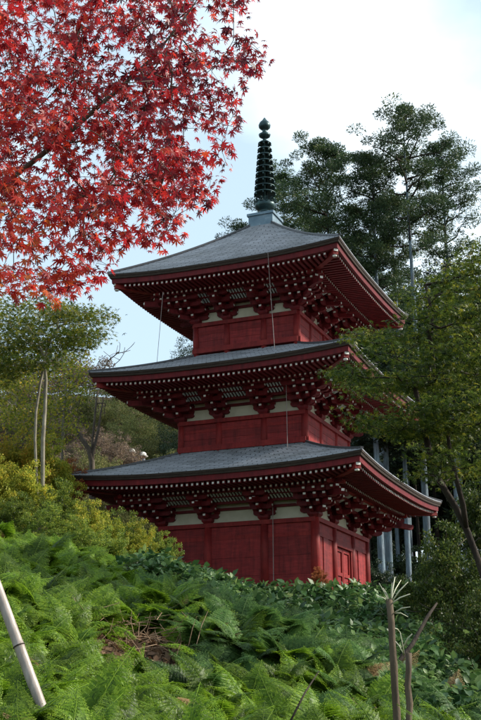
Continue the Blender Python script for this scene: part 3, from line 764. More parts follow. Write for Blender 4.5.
gb = ground_at_px(497, 13.0)
def maple_tint(p, u):
    px, py = project(p)
    s_, t_ = st(p)
    tips = np.clip((p[:, 2]-3.0)/2.2, 0, 1)*.18+np.clip((2.05-np.abs(s_-1.2))/1.2, 0, 1)*.0
    return np.clip(u**1.5*.85+tips, 0, 1)
region_tree('green_maple', 21,
    [(329, 363), (345, 349), (372, 337), (396, 329), (412, 303), (430, 290), (446, 266), (481, 247), (540, 240), (540, 470), (500, 478), (470, 460), (446, 478), (415, 462), (385, 440), (372, 428), (356, 410), (338, 392)],
    (11.4, 15.2), [gb, gb+np.array([-.02, 0, .9]), at(478, 560, 13), at(468, 533, 13), at(456, 508, 12.95), at(443, 487, 12.9), at(433, 470, 12.9), at(428, 446, 12.9), at(424, 425, 12.9)],
    720, 40, .27, .30, .050, MAPLE5, M['l_green_maple'], M['bark_dark'], .0042, .055,
    'green maple just turning yellow with a dark leaning trunk beside the pagoda', layers=.62, tintf=maple_tint, step=.25,
    extra_roots=[([at(466, 529, 13), at(463, 505, 12.8), at(456, 478, 12.7), at(449, 445, 12.7), at(446, 415, 12.7)], [.035, .032, .028, .024, .018])])
g1 = ground_at_px(35, 21.5)
region_tree('twin_stem_maple', 31,
    [(-20, 312), (18, 302), (55, 303), (80, 308), (100, 314), (113, 319), (107, 332), (92, 340), (84, 352), (72, 347), (62, 358), (50, 352), (40, 372), (26, 362), (12, 376), (-20, 372)],
    (20.2, 23.0), [g1, g1+np.array([0, 0, 1.5]), at(35, 440, 21.5), at(36, 412, 21.5), at(40, 385, 21.5), at(45, 362, 21.5), at(47, 345, 21.5), at(58, 328, 21.5), at(72, 318, 21.5)],
    330, 26, .40, .40, .072, MAPLE5, M['l_green_maple'], M['bark_grey'], .004, .045,
    'slender maple with pale twin stems and green crown touched with orange', layers=.5, step=.3,
    tintf=lambda p, u: np.clip(.2+u**1.2*.72+np.clip((p[:, 2]-5.6)/1.0, 0, 1)*.16, 0, 1),
    extra_roots=[([g1+np.array([.15, 0, 0]), at(43, 440, 21.4), at(45, 410, 21.4), at(46, 380, 21.4), at(44, 356, 21.3), at(36, 338, 21.3), at(28, 326, 21.3)], [.045, .04, .036, .032, .026, .02, .012])])
g2 = ground_at_px(62, 27.0)
region_tree('yellow_tree', 32,
    [(-10, 352), (30, 345), (62, 344), (80, 352), (88, 372), (82, 400), (78, 430), (60, 446), (25, 440), (-10, 420)],
    (25.2, 29), [g2, g2+np.array([0, 0, 1.5]), at(62, 440, 27), at(64, 410, 27), at(66, 385, 27), at(62, 362, 27)],
    230, 26, .40, .45, .085, DIAMOND, M['l_yellow'], M['bark_grey'], .005, .06,
    'airy yellow-green tree with thin grey stems behind the twin-stem maple', step=.35)
# bare trees by the lower roofs
g3 = ground_at_px(92, 30.0)
region_tree('bare_tree', 33,
    [(88, 405), (94, 372), (100, 350), (116, 342), (140, 340), (138, 350), (120, 360), (108, 380), (112, 410), (98, 425)],
    (28.8, 31.5), [g3, g3+np.array([0, 0, 2.0]), at(92, 468, 30), at(92, 448, 30), at(94, 425, 30), at(96, 405, 30), at(98, 388, 30), at(101, 374, 30), at(108, 361, 30), at(119, 352, 30)],
    70, 0, 0, 0, 0, None, None, M['bark_maple'], .007, .085, 'leafless grey tree with thin crooked branches behind the pagoda eaves', leaves=False, step=.3,
    extra_roots=[([g3, at(92, 480, 30), at(92, 462, 30), at(89, 449, 30), at(80, 437, 30), at(72, 424, 30), at(69, 411, 30), at(73, 400, 30), at(79, 394, 30)], [.10, .085, .075, .066, .06, .056, .05, .036, .012]),
                 ([at(92, 468, 30), at(93, 452, 30), at(98, 432, 30.2), at(101, 412, 30.3), at(104, 396, 30.3)], [.05, .045, .036, .026, .012])])

# ------------------------------------------------------------------ conifers
def pine_parts(seed, H, cb, spread, nl, per, rr, spray=.30, flat=.5, tilt=.15, shape=BLADE, prof=None):
    """trunk and needle crown of a tall conifer, foot at the origin"""
    rng = rnd(seed); lean = rng.normal(size=2)*.010*H
    def axis(h): f = h/H; return np.array([lean[0]*f*f, lean[1]*f*f+.06*math.sin(f*5+seed), h])
    tr = MB(); hs = np.linspace(0, H*.985, 18)
    tr.tube([axis(h) for h in hs], [rr*(1.25-.25*min(1, h/1.0))*(1-.88*(h/H)**1.15) for h in hs], 12)
    cents = []; br = MB()
    for i in range(nl):
        f = (i+.5*rng.random())/nl; h = H*(cb+(1-cb)*f**.9)
        pf = prof(f) if prof else (.35+.65*math.sin(math.pi*min(1, .18+.80*f)))*(1 if f < .9 else .75)
        Ln = spread*pf*(.55+.6*rng.random()); az = i*2.39996+rng.normal()*.4
        d = np.array([math.cos(az), math.sin(az), tilt+.25*f+rng.normal()*.12]); a = axis(h); pts = [a]
        for q in (.35, .7, 1.0): pts.append(a+d*Ln*q+np.array([0, 0, .10*Ln*q*q])+rng.normal(size=3)*.05*Ln)
        br.tube(pts, [.014+.02*Ln, .012+.013*Ln, .010+.006*Ln, .006], 5)
        nc = max(3, int(Ln*2.1))
        for q in np.linspace(.42, 1.06, nc):
            k = 1 if q < .75 else 2
            for _ in range(k): cents.append(a+d*Ln*q+np.array([0, 0, .10*Ln*q*q+.1])+rng.normal(size=3)*np.array([.24, .24, .12])*(.6+.35*Ln))
    cents.append(axis(H)); cents = np.array(cents)
    rads = .22+.26*rng.random(len(cents))
    n = len(cents)*per; c = np.repeat(cents, per, 0); R0 = np.repeat(rads, per)[:, None]
    off = rand_dir(rng, n)*(rng.random((n, 1))**.4)*R0; off[:, 2] *= flat
    yd = unit(off)*.9+rand_dir(rng, n)*.8+np.array([0, 0, .25]); nr = rand_dir(rng, n)*.7+np.array([0, 0, .5])
    tint = np.clip(np.repeat(rng.random(len(cents)), per)*.45+rng.random(n)*.55, 0, 1)
    v, l, s_, t_ = scatter(shape, c+off, yd, nr, spray*(.6+.7*rng.random(n)), tint)
    return tr.mesh('trunk', M['bark_pale'], True), br.mesh('branches', M['bark_dark'], True), (v, l, s_, t_)
def place_conifer(name, parts, crown_me, loc, scale, rz, label, cat='tree', group=None, bark=None, lmat=None):
    t = tag(empty(name, loc), label, cat, group); t.scale = scale; t.rotation_euler = (0, 0, rz)
    for nm, me, mt in (('trunk', parts[0], bark), ('branches', parts[1], None), ('crown', crown_me, lmat)):
        o = link(nm, me, t)
        if mt: o.material_slots[0].link = 'OBJECT'; o.material_slots[0].material = mt
        if nm != 'trunk': o['kind'] = 'stuff'
    return t
def topz(px, py, t): return float(at(px, py, t)[2])
SPRIG = ([(0, 0, 0), (.15, .45, .05), (0, 1, -.06), (-.15, .45, .05)], [(0, 1, 2, 3)])
TALL = [  # px, top y, t, crown base fraction, spread, limbs, seed, label
    (430, 101, 40, .70, 1.8, 34, 51, 'tallest conifer, a bare pale trunk under a broad open top'),
    (340, 134, 43, .66, 1.75, 52, 52, 'dense round-headed conifer standing straight behind the top roof corner'),
    (389, 150, 41, .60, 1.4, 44, 53, 'conifer with a ragged narrow crown between the round-headed and the tallest conifers'),
    (292, 164, 46, .70, 1.5, 32, 54, 'lower conifer rising just beside the bronze spire'),
    (466, 140, 43, .60, 1.5, 40, 55, 'conifer with a drooping thin crown beyond the tallest conifer'),
    (411, 186, 46, .58, 1.4, 36, 56, 'shaded conifer with a thin pale trunk close behind the tallest conifer'),
    (316, 205, 49, .62, 1.5, 30, 57, 'far conifer half hidden by the round-headed conifer'),
    (246, 214, 47, .70, 1.3, 18, 58, 'far conifer with only its tip above the top roof'),
    (365, 225, 50, .55, 1.6, 36, 59, 'far dark conifer low behind the top roof eave')]
for px, ty, t, cbf, spd, nl, sd, lab in TALL:
    gp = ground_at_px(px, t); Ht = topz(px, ty+13, t)-gp[2]
    p = pine_parts(sd, Ht, cbf, spd, nl, 190, .15+.02*(sd % 3), spray=.115, shape=SPRIG)
    v, l, s_, t_ = p[2]; cm = fast_mesh('crown', v, l, s_, M['l_pine'], t_)
    place_conifer('conifer', p, cm, gp, (1, 1, 1), 0, lab, group='tall conifers behind the pagoda')
CED = []
for sd in (71, 72):
    p = pine_parts(sd, 15, .22, 2.3, 60, 46, .17, spray=.42, flat=.7, tilt=-.12, shape=SPRIG, prof=lambda f: 1-.75*f)
    v, l, s_, t_ = p[2]; CED.append((p, fast_mesh('crown', v, l, s_, M['l_cedar'], t_)))
rng = rnd(5)
for i, (px, ty, t) in enumerate([(385, 330, 52), (415, 300, 56), (445, 320, 53), (475, 310, 55), (500, 300, 50), (400, 340, 62), (430, 325, 64), (460, 330, 62), (490, 330, 66), (372, 345, 58), (520, 300, 58), (545, 290, 54), (355, 350, 66), (330, 360, 60), (540, 320, 44), (300, 360, 64), (270, 370, 60)]):
    gp = ground_at_px(px, t); Ht = topz(px, ty, t)-gp[2]; k = Ht/15
    place_conifer('cedar', CED[i % 2][0], CED[i % 2][1], gp, (1.15, 1.15, k), rng.random()*6, 'dark dense cedar in the wood behind the pagoda', group='dark cedars of the wood', bark=M['bark_dark'])
for i, (px, t, r0) in enumerate([(383, 36, .13), (391, 37, .12), (410, 38, .105), (463, 37, .12), (371, 44, .10), (400, 46, .10), (422, 47, .09), (441, 49, .10), (377, 52, .10)]):
    gp = ground_at_px(px, t); tr = MB(); H = 9.2+1.0*rng.random(); ln = rng.normal(size=2)*.15
    hs = np.linspace(0, H, 14); tr.tube([(ln[0]*(h/H)**2, ln[1]*(h/H)**2, h) for h in hs], [r0*(1.3-.3*min(1, h))*(1-.5*h/H) for h in hs], 12)
    o = tag(empty('straight_trunk_cedar', gp), 'cedar with a bare straight trunk at the edge of the wood', 'tree', 'bare-trunked cedars at the wood edge')
    tr.build('trunk', M['bark_pale'] if i not in (4, 6, 7, 8) else M['bark_dark'], o, True)
    c = link('crown', CED[i % 2][1], o, (0, 0, H*.50)); c.scale = (.66, .66, .32); c['kind'] = 'stuff'

# ------------------------------------------------------------------ far broad-leaved trees on the hill
def blob_parts(seed, n_cl, per, lsize, shape=DIAMOND, squash=1.0, hollow=.55, stems=1):
    """crown about 1 m in radius with its centre 1.15 m above the foot"""
    rng = rnd(seed); lob = rand_dir(rng, 9)*.42; lob[:, 2] = np.abs(lob[:, 2])*.9-.1
    d = rand_dir(rng, n_cl); rr = (hollow+(1-hollow)*rng.random(n_cl))
    c = lob[rng.integers(0, 9, n_cl)]+d*(rr*.62)[:, None]; c[:, 2] = c[:, 2]*squash+1.15
    sh = rand_dir(rng, 26); sh[:, 2] = np.abs(sh[:, 2])*1.2; sh = np.concatenate([sh*q for q in (.72, .92, 1.1)])+np.array([0, 0, .95]); c = np.concatenate([c, sh+rng.normal(size=sh.shape)*.05])
    c = c[c[:, 2] > .12]
    roots = [np.array([0, 0, 0.]), np.array([.02, 0, .25]), np.array([0, .03, .5])]
    A, par, tips = colonize(roots, c[::3], .16, rng); r = radii(par, .0045, 2.4, .07)
    tr = skeleton_mesh('trunk', A, par, r, M['bark_maple'])
    leaf = cluster_leaves(rng, c, per, .15, .6, lsize, shape, lambda p, u: np.clip(u*.75+.25*np.sin(p[:, 0]*4+p[:, 1]*3+seed)**2, 0, 1), .5)
    return tr, leaf
BL = []
for sd, ncl, per in ((81, 150, 40), (82, 130, 42), (83, 170, 36)):
    tr, (v, l, s_, t_) = blob_parts(sd, ncl, per, .055); BL.append((tr, fast_mesh('crown', v, l, s_, M['l_olive'], t_)))
def place_blob(name, kind, pxx, topy, t, wpx, mat, label, cat, group, src=None, rz=None, sub='crown', base=None):
    src = src or BL; gp = ground_at_px(pxx, t) if base is None else base; h = topz(pxx, topy, t)-gp[2]; w = wpx/2/FPX*math.hypot(t, h)*1.04
    o = tag(empty(name, gp), label, cat, group); w = w/.95; k = h/2.38; kz = min(k, 1.25*w); o.rotation_euler = (0, 0, (kind*1.7+pxx*.37) if rz is None else rz)
    tr, cr = src[kind % len(src)]
    tk = link('trunk' if cat == 'tree' else 'stem', tr, o); tk.scale = (w, w, k); c = link(sub, cr, o); c['kind'] = 'stuff'
    c.scale = (w, w, kz); c.location.z = h-2.38*kz
    c.material_slots[0].link = 'OBJECT'; c.material_slots[0].material = M[mat]
    return o
FAR = [(12, 352, 50, 70, 'l_brown'), (52, 346, 53, 70, 'l_brown'), (86, 356, 52, 60, 'l_brown'), (118, 372, 50, 60, 'l_olive'), (30, 376, 46, 70, 'l_brown'), (70, 384, 45, 66, 'l_olive'),
       (142, 388, 48, 64, 'l_olive'), (104, 398, 44, 60, 'l_olive'), (130, 408, 42, 56, 'l_olive'), (160, 400, 44, 58, 'l_olive'), (178, 386, 47, 60, 'l_dark'), (192, 330, 52, 44, 'l_dark'),
       (8, 400, 42, 60, 'l_olive'), (48, 412, 40, 60, 'l_brown'), (150, 424, 41, 50, 'l_olive'), (174, 418, 40, 46, 'l_dark'), (88, 425, 38, 50, 'l_brown'), (114, 430, 37.5, 44, 'l_brown'),
       (196, 372, 56, 70, 'l_dark'), (230, 380, 56, 70, 'l_dark'), (-25, 360, 48, 70, 'l_olive'), (-30, 400, 40, 70, 'l_brown'), (166, 446, 38.5, 40, 'l_olive'), (98, 446, 35, 46, 'l_olive'), (78, 440, 34, 46, 'l_olive'), (112, 462, 33, 40, 'l_olive'), (150, 462, 35, 36, 'l_olive'), (128, 468, 34, 36, 'l_olive'), (58, 440, 34, 50, 'l_brown'), (135, 440, 41, 40, 'l_olive'), (86, 472, 31.5, 44, 'l_olive'), (112, 478, 31.5, 50, 'l_olive'), (140, 482, 32, 50, 'l_olive'), (168, 492, 33, 50, 'l_olive'), (152, 505, 30.5, 44, 'l_olive'), (125, 500, 31, 44, 'l_olive')]
NAMES = {'l_brown': ('brown_leaf_tree', 'brownish half-bare autumn tree on the far hillside', 'brown trees on the hill'),
         'l_olive': ('olive_tree_crown', 'rounded olive-green tree on the far hillside', 'olive-green trees on the hill'),
         'l_dark': ('dark_evergreen', 'dark evergreen tree behind the middle storey of the pagoda', 'dark evergreens behind the pagoda')}
for i, (px, ty, t, w, mt) in enumerate(FAR):
    nm, lab, grp = NAMES[mt]; nm = {'olive_tree_crown': 'hillside_tree'}.get(nm, nm)
    place_blob(nm, i, px, ty, t, w, mt, lab, 'tree', grp)

# ------------------------------------------------------------------ shrubs
SH = []
for sd, ncl, per in ((91, 120, 26), (92, 110, 28), (93, 130, 24)):
    tr, (v, l, s_, t_) = blob_parts(sd, ncl, per*3, .06, DIAMOND, hollow=.5); SH.append((tr, fast_mesh('leaves', v, l, s_, M['l_shrub'], t_)))
SHL = {'l_orange': ('orange_shrub', 'orange-yellow autumn shrub on the bank', 'orange shrubs on the bank'), 'l_yellow': ('yellow_shrub', 'yellow-green leafy shrub above the fern bank', 'yellow-green shrubs above the ferns'),
       'l_shrub': ('green_shrub', 'mid-green leafy shrub between the ferns and the lowest roof', 'green shrubs beside the lowest roof'), 'l_rust': ('rust_red_shrub', 'rust-red shrub at the tip of the lowest roof', None),
       'l_dark': ('dark_shrub', 'dark green shrub under the conifers', 'dark shrubs under the conifers'), 'l_bush': ('broad_shrub', 'broad dull-green bush below the leaning maple trunk', 'bushes below the leaning maple')}
BUSH = iter(['tall dull-green bush in front of the leaning maple trunk', 'dull-green bush filling the gap behind the leaning maple trunk', 'small dull-green bush between the cedar trunks and the leaning maple', 'low dull-green bush at the foot of the leaning maple'])
for i, (px, ty, t, w, mt) in enumerate([(8, 428, 24, 66, 'l_orange'), (40, 436, 24.5, 60, 'l_yellow'), (63, 457, 25.5, 40, 'l_rust'), (-15, 450, 21, 60, 'l_yellow'), (26, 462, 21.5, 58, 'l_yellow'), (58, 478, 21, 52, 'l_shrub'),
        (12, 492, 18.5, 52, 'l_shrub'), (88, 498, 20.5, 56, 'l_yellow'), (45, 502, 18, 54, 'l_shrub'), (115, 508, 21.5, 52, 'l_shrub'), (78, 516, 17.6, 50, 'l_shrub'), (138, 519, 21, 44, 'l_yellow'), (106, 526, 18.5, 46, 'l_shrub'), (160, 530, 21.8, 40, 'l_shrub'),
        (455, 520, 15.5, 84, 'l_bush'), (495, 470, 16.5, 80, 'l_bush'), (430, 552, 18, 56, 'l_bush'), (478, 580, 12.5, 76, 'l_bush'),
        (378, 560, 34, 40, 'l_dark'), (400, 575, 33, 46, 'l_dark'), (425, 585, 31, 44, 'l_dark'), (450, 560, 34, 60, 'l_dark'), (352, 585, 35, 40, 'l_dark'), (480, 560, 32, 60, 'l_dark'), (405, 545, 42, 60, 'l_dark'), (440, 540, 44, 60, 'l_dark'), (470, 530, 46, 60, 'l_dark'), (380, 535, 48, 50, 'l_dark')]):
    nm, lab, grp = SHL[mt]
    if mt == 'l_bush': lab = next(BUSH)
    place_blob(nm, i, px, ty, t, w, mt, lab, 'shrub', grp, SH, sub='leaves')

# ------------------------------------------------------------------ ferns
def frond_mesh(name, seed, L_, W_, mat, fine=True):
    rng = rnd(seed); npin = 19 if fine else 12
    stipe = .28; pos = []; yd = []; nr = []; sz = []; tn = []
    cx = rng.normal()*.06
    def rach(f):           # the midrib: up, then arching over
        return np.array([cx*f*f, L_*(stipe*.55*min(f, stipe)/stipe+(max(0, f-stipe))/(1-stipe)*.92), L_*(.42*math.sin(min(1, f*1.05)*2.1)-.06*f)])
    mb = MB(); fs = np.linspace(0, 1, 9); mb.tube([rach(f) for f in fs], [.0045*(1-.8*f)+.0006 for f in fs], 4)
    for i in range(npin):
        f = stipe+(1-stipe)*(i+.3)/npin; p = rach(f); tg = unit(rach(min(1, f+.03))-rach(f-.03))
        g = (i+.3)/npin; pl = W_*(min(1, .35+g*3.2) if g < .22 else 1-((g-.22)/.78)**1.25*.97)*(.92+.16*rng.random())
        for sd in (-1, 1):
            sx = np.array([sd, 0, 0]); nrm = np.cross(sx, tg)*sd; nrm = unit(np.array([0, -tg[2], tg[1]]))
            d = unit(sx*.93+tg*(.30+.25*g)+nrm*(-.16+rng.normal()*.06))
            k = max(3, int(pl/(.0095 if fine else .022)))
            for j in range(k):
                h = (j+.5)/k; q = p+d*pl*h-nrm*pl*.14*h*h
                ln = pl*(.30 if fine else .36)*(1-h)**.7+.008
                for s2 in (-1, 1):
                    side = unit(np.cross(nrm, d))*s2
                    pos.append(q); yd.append(side*.85+d*.55); nr.append(nrm+rng.normal(size=3)*.15); sz.append(ln); tn.append(np.clip(.35+.4*h+rng.normal()*.18, 0, 1))
            pos.append(p+d*pl*.86); yd.append(d); nr.append(nrm); sz.append(pl*.18); tn.append(.8)
    pin = ([(0, 0, 0), (.21, .35, .02), (0, 1, -.08), (-.21, .35, .02)], [(0, 1, 2, 3)]) if fine else ([(0, 0, 0), (.30, .4, .02), (0, 1, -.08), (-.30, .4, .02)], [(0, 1, 2, 3)])
    leaf = scatter(pin, np.array(pos), np.array(yd), np.array(nr), np.array(sz), np.array(tn))
    v = np.array(mb.v); fl = np.concatenate([np.array(f) for f in mb.f]); ln = np.array([len(f) for f in mb.f]); stt = np.concatenate([[0], np.cumsum(ln)[:-1]])
    v, l, s_, t_ = join([leaf, (v, fl, stt, np.full(len(v), .7))])
    return fast_mesh(name, v, l, s_, mat, t_)
FR_NEAR = [frond_mesh('frond', 101+i, .36+.04*i, .115+.01*(i % 3), M['fern'], True) for i in range(5)]
FR_DULL = [frond_mesh('frond', 111+i, .42+.04*i, .135, M['fern_dull'], True) for i in range(3)]
FR_FAR = [frond_mesh('frond', 121+i, .44, .14, M['fern'], True) for i in range(3)]
FR_FARD = [frond_mesh('frond', 131+i, .46, .15, M['fern_dull'], True) for i in range(2)]
M['fern_dry'] = leafmat('withered_fern_frond', [(0, (.10, .06, .025)), (.5, (.22, .14, .06)), (1, (.32, .24, .10))], .35, .6, .2, .3)
FR_DRY = [frond_mesh('frond', 151+i, .42, .12, M['fern_dry'], True) for i in range(2)]
rng = rnd(77)
DRY = find_ground(148, 652)
ds, dt = st(DRY)
spots = []
t = 3.7
while t < 20:
    stp = .125+.013*t
    s0 = -(.225*t+.7)
    while s0 < .225*t+.7:
        s_ = s0+rng.uniform(-.5, .5)*stp; t_ = t+rng.uniform(-.5, .5)*stp
        if ((s_-ds+.02)/.50)**2+((t_-dt+.55)/1.25)**2 > 1: spots.append((s_, t_))
        s0 += stp
    t += stp
spots = np.array(spots)
DOWN = -HF*.75+RT*.35        # downhill, towards the path
def fern_frame(az, el):
    """frond frame: its local +y points along azimuth az, raised by el, then the whole plant leans downhill"""
    q = Matrix.Rotation(az, 3, 'Z') @ Matrix.Rotation(el, 3, 'X') @ Matrix.Rotation(random.gauss(0, .45), 3, 'Y')
    lean = Vector((DOWN[0], DOWN[1], 0)).normalized(); ax = Vector((0, 0, 1)).cross(lean)
    return Matrix.Rotation(R_(20), 3, ax) @ q
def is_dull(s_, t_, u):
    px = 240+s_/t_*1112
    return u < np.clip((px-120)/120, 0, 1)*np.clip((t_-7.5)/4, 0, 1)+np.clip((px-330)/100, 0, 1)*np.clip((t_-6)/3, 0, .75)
gx = ground_z(spots[:, 0], spots[:, 1])
vis = (np.abs(spots[:, 0]) < .218*spots[:, 1]+.15) & (spots[:, 1] > 4.25)
order = np.argsort(np.where(vis, spots[:, 1], 1e9)); IND = set(order[:290].tolist())
gnp = {'bright': [], 'dull': []}
for i, (s_, t_) in enumerate(spots):
    dull = bool(is_dull(s_, t_, rng.random())); k = .85+.4*rng.random()
    k *= np.interp(t_, [4, 8, 12], [.68, .82, 1.05])
    nf = int(rng.integers(6, 9)); a0 = rng.random()*6.3; p = W(s_, t_, gx[i]-.02)
    if i in IND:
        lab = 'blue-green arching fern among the darker plants of the bank' if dull else 'bright green fern arching over its neighbours on the bank'
        pl = tag(empty('fern_plant', p), lab, 'fern', 'blue-green ferns of the bank' if dull else 'bright green ferns of the bank')
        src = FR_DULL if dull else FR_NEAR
        for j in range(nf):
            dry = rng.random() < .012
            o = link('frond', FR_DRY[j % 2] if dry else src[int(rng.integers(len(src)))], pl)
            if dry: o['label'] = 'withered brown frond'
            m3 = fern_frame(a0+j*6.283/nf+rng.normal()*.25, R_(rng.uniform(-5, 42))); sc_ = k*rng.uniform(.8, 1.2)
            o.matrix_local = Matrix.Translation((rng.normal()*.03, rng.normal()*.03, 0)) @ m3.to_4x4() @ Matrix.Scale(sc_, 4)
    else:
        for j in range(nf):
            m3 = fern_frame(a0+j*6.283/nf+rng.normal()*.25, R_(rng.uniform(-5, 42)))
            e = m3.to_euler(); gnp['dull' if dull else 'bright'].append((*(p+np.array([rng.normal()*.03, rng.normal()*.03, 0])), e.x, e.y, e.z, k*rng.uniform(.8, 1.2), int(rng.integers(100))))
def gn_scatter(name, rows, meshes, label, cat):
    a = np.array(rows); me = fast_mesh(name, a[:, :3], np.zeros(0, int), np.zeros(0, int))
    at1 = me.attributes.new('rot', 'FLOAT_VECTOR', 'POINT'); at1.data.foreach_set('vector', a[:, 3:6].astype(np.float32).ravel())
    at2 = me.attributes.new('scl', 'FLOAT', 'POINT'); at2.data.foreach_set('value', a[:, 6].astype(np.float32))
    at3 = me.attributes.new('idx', 'INT', 'POINT'); at3.data.foreach_set('value', a[:, 7].astype(np.int32))
    me.materials.append(meshes[0].materials[0])
    cl = bpy.data.collections.new(name+'_source')
    for q in meshes: cl.objects.link(bpy.data.objects.new(name+'_source', q))
    g = bpy.data.node_groups.new(name, 'GeometryNodeTree')
    g.interface.new_socket('Geometry', in_out='INPUT', socket_type='NodeSocketGeometry'); g.interface.new_socket('Geometry', in_out='OUTPUT', socket_type='NodeSocketGeometry')
    n = g.nodes.new; lk = g.links.new
    gi, go = n('NodeGroupInput'), n('NodeGroupOutput'); ip = n('GeometryNodeInstanceOnPoints'); ci = n('GeometryNodeCollectionInfo')
    ci.inputs['Collection'].default_value = cl; ci.inputs['Separate Children'].default_value = True; ci.inputs['Reset Children'].default_value = True
    def attr(nm, ty):
        x = n('GeometryNodeInputNamedAttribute'); x.data_type = ty; x.inputs[0].default_value = nm; return x.outputs[0]
    lk(gi.outputs[0], ip.inputs['Points']); lk(ci.outputs[0], ip.inputs['Instance']); ip.inputs['Pick Instance'].default_value = True
    lk(attr('idx', 'INT'), ip.inputs['Instance Index']); lk(attr('rot', 'FLOAT_VECTOR'), ip.inputs['Rotation']); lk(attr('scl', 'FLOAT'), ip.inputs['Scale'])
    lk(ip.outputs[0], go.inputs[0])
    o = link(name, me); md = o.modifiers.new('scatter', 'NODES'); md.node_group = g
    return tag(o, label, cat, None, 'stuff')
gn_scatter('fern_cover', gnp['bright'], FR_FAR*20+FR_DRY[:1], 'dense bright green fern cover higher up the bank', 'ferns')
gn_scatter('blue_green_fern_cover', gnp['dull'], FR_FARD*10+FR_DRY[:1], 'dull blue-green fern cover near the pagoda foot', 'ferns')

# low glossy plants at the pagoda foot and under the trees
UG = []
for sd in (141, 142, 143):
    r2 = rnd(sd); c = rand_dir(r2, 46)*.42; c[:, 2] = np.abs(c[:, 2])*1.0+.18
    v, l, s_, t_ = cluster_leaves(r2, c, 12, .17, .6, .105, OVAL, lambda p, u: u, .65)
    A, par, tips = colonize([np.array([0, 0, 0.]), np.array([0, 0, .15])], c[::2], .14, r2)
    UG.append((skeleton_mesh('stem', A, par, radii(par, .003, 2.4), M['bark_maple']), fast_mesh('leaves', v, l, s_, M['l_ground'], t_)))
rng = rnd(88); n = 0
while n < 290:
    t = 8+17.5*rng.random()**1.3; px = rng.uniform(110, 500); s_ = (px-240)/1112*t
    lim = np.interp(px, [110, 200, 300, 340, 500], [15, 12.5, 11.5, 9, 8])
    if t < lim : continue
    if px > 330 and t > 22 and rng.random() < .4: pass
    gp = gpt(s_, t, -.03)
    if abs(gp[0]) < 2.7 and abs(gp[1]) < 2.7: continue
    k = rng.uniform(.32, .98)*np.interp(t, [8, 11, 14, 18, 22], [.75, .9, 1.1, 1.2, 1.55])
    o = tag(empty('leafy_plant', gp), 'low glossy-leaved plant growing thickly round the pagoda foot', 'plant', 'glossy plants round the pagoda foot'); o.scale = (k*1.1, k*1.1, k); o.rotation_euler = (0, 0, rng.random()*6.3)
    st_, lv = UG[n % 3]; link('stem', st_, o); link('leaves', lv, o)['kind'] = 'stuff'; n += 1

# ------------------------------------------------------------------ small things on the bank
def bamboo_pole():
    a, b = at(36, 692, 5.0), at(-46, 470, 5.15); base = a+(a-b)/np.linalg.norm(a-b)*.35
    L_ = np.linalg.norm(b-base); m = MB(); d = (b-base)/L_; pts = []; rs = []
    nodes = [.18, .565, .95, 1.3]; ev = sorted(set([0, L_]+[q+e for q in nodes for e in (-.014, -.006, 0, .008, .02)]))
    for q in ev:
        if q > L_: continue
        k = min(abs(q-z) for z in nodes); pts.append(d*q); rs.append(.0245*(1-.06*q)+(.0028 if k < .003 else (.0006 if k < .01 else 0)))
    o = tag(empty('bamboo_pole', base), 'weathered grey bamboo pole leaning out of the ferns', 'pole')
    m.tube(pts, rs, 16); m.build('culm', M['bamboo'], o, True)
    for q in nodes[:3]:
        m = MB(); m.tube([d*(q-.003), d*(q+.003)], [.0272, .0272], 16); m.build('node_ring', M['bark_dark'], o, True)
bamboo_pole()
def stake(px0, y0, px1, y1, t, r0, label, sprouts):
    a, b = at(px0, y0, t), at(px1, y1, t); dn = (a-b)/np.linalg.norm(a-b)
    s_, t_ = st(a); a = a+dn*max(.1, (a[2]-float(ground_z(s_, t_)))+.1); L_ = np.linalg.norm(b-a)
    o = tag(empty('cut_sapling', a), label, 'sapling'); m = MB(); rr = rnd(int(px0))
    n = 9; pts = [(b-a)*i/n+rr.normal(size=3)*.004 for i in range(n+1)]
    m.tube(pts, [r0*(1-.18*i/n)*(1+.06*math.sin(i*2.3)) for i in range(n+1)], 10); m.build('trunk', M['stake'], o, True)
    for (x, y, x2, y2, w) in sprouts:
        p, q = at(x, y, t)-a, at(x2, y2, t+rr.uniform(-.12, .12))-a; m = MB()
        m.tube([p, (p+q)/2+np.array([0, 0, .01]), q], [w, w*.85, w*.45], 6); m.build('shoot', M['straw'], o, True)
stake(397, 716, 390, 600, 6.4, .023, 'taller cut sapling with pale spiky shoots at its top', [(390, 603, 383, 588, .0045), (390, 603, 376, 596, .004), (391, 602, 395, 577, .004), (391, 603, 408, 582, .004), (390, 605, 410, 594, .0045), (394, 613, 410, 607, .004), (394, 613, 408, 617, .004), (391, 600, 392, 583, .004), (390, 602, 401, 580, .0035), (390, 606, 379, 583, .0035), (394, 640, 404, 655, .004), (394, 628, 401, 634, .004)])
stake(408, 718, 408, 652, 6.2, .020, 'shorter cut sapling stump beside the taller one', [(404, 655, 400, 632, .0045), (404, 646, 412, 634, .005)])
m = MB(); a = find_ground(388, 668, 8.5); p0, p1 = at(386, 676, 10.4), at(437, 603, 11.0); m.tube([p0+(p0-p1)*.25, (p0+p1)/2+np.array([0, 0, -.05]), p0*.2+p1*.8, p1], [.026, .022, .018, .009], 8)
o = tag(m.build('dead_branch', M['bark_dark'], None, True), 'dark dead branch slanting up beside the cut saplings', 'branch')
m = MB(); p0, p1 = at(290, 722, 6.0), at(319, 671, 6.3); m.tube([p0, (p0*.5+p1*.5)+np.array([0, 0, .015]), p1], [.006, .005, .003], 6)
tag(m.build('thin_stick', M['bark_dark'], None, True), 'thin dark stick poking out of the low ferns', 'stick')
m = MB(); rng = rnd(17)
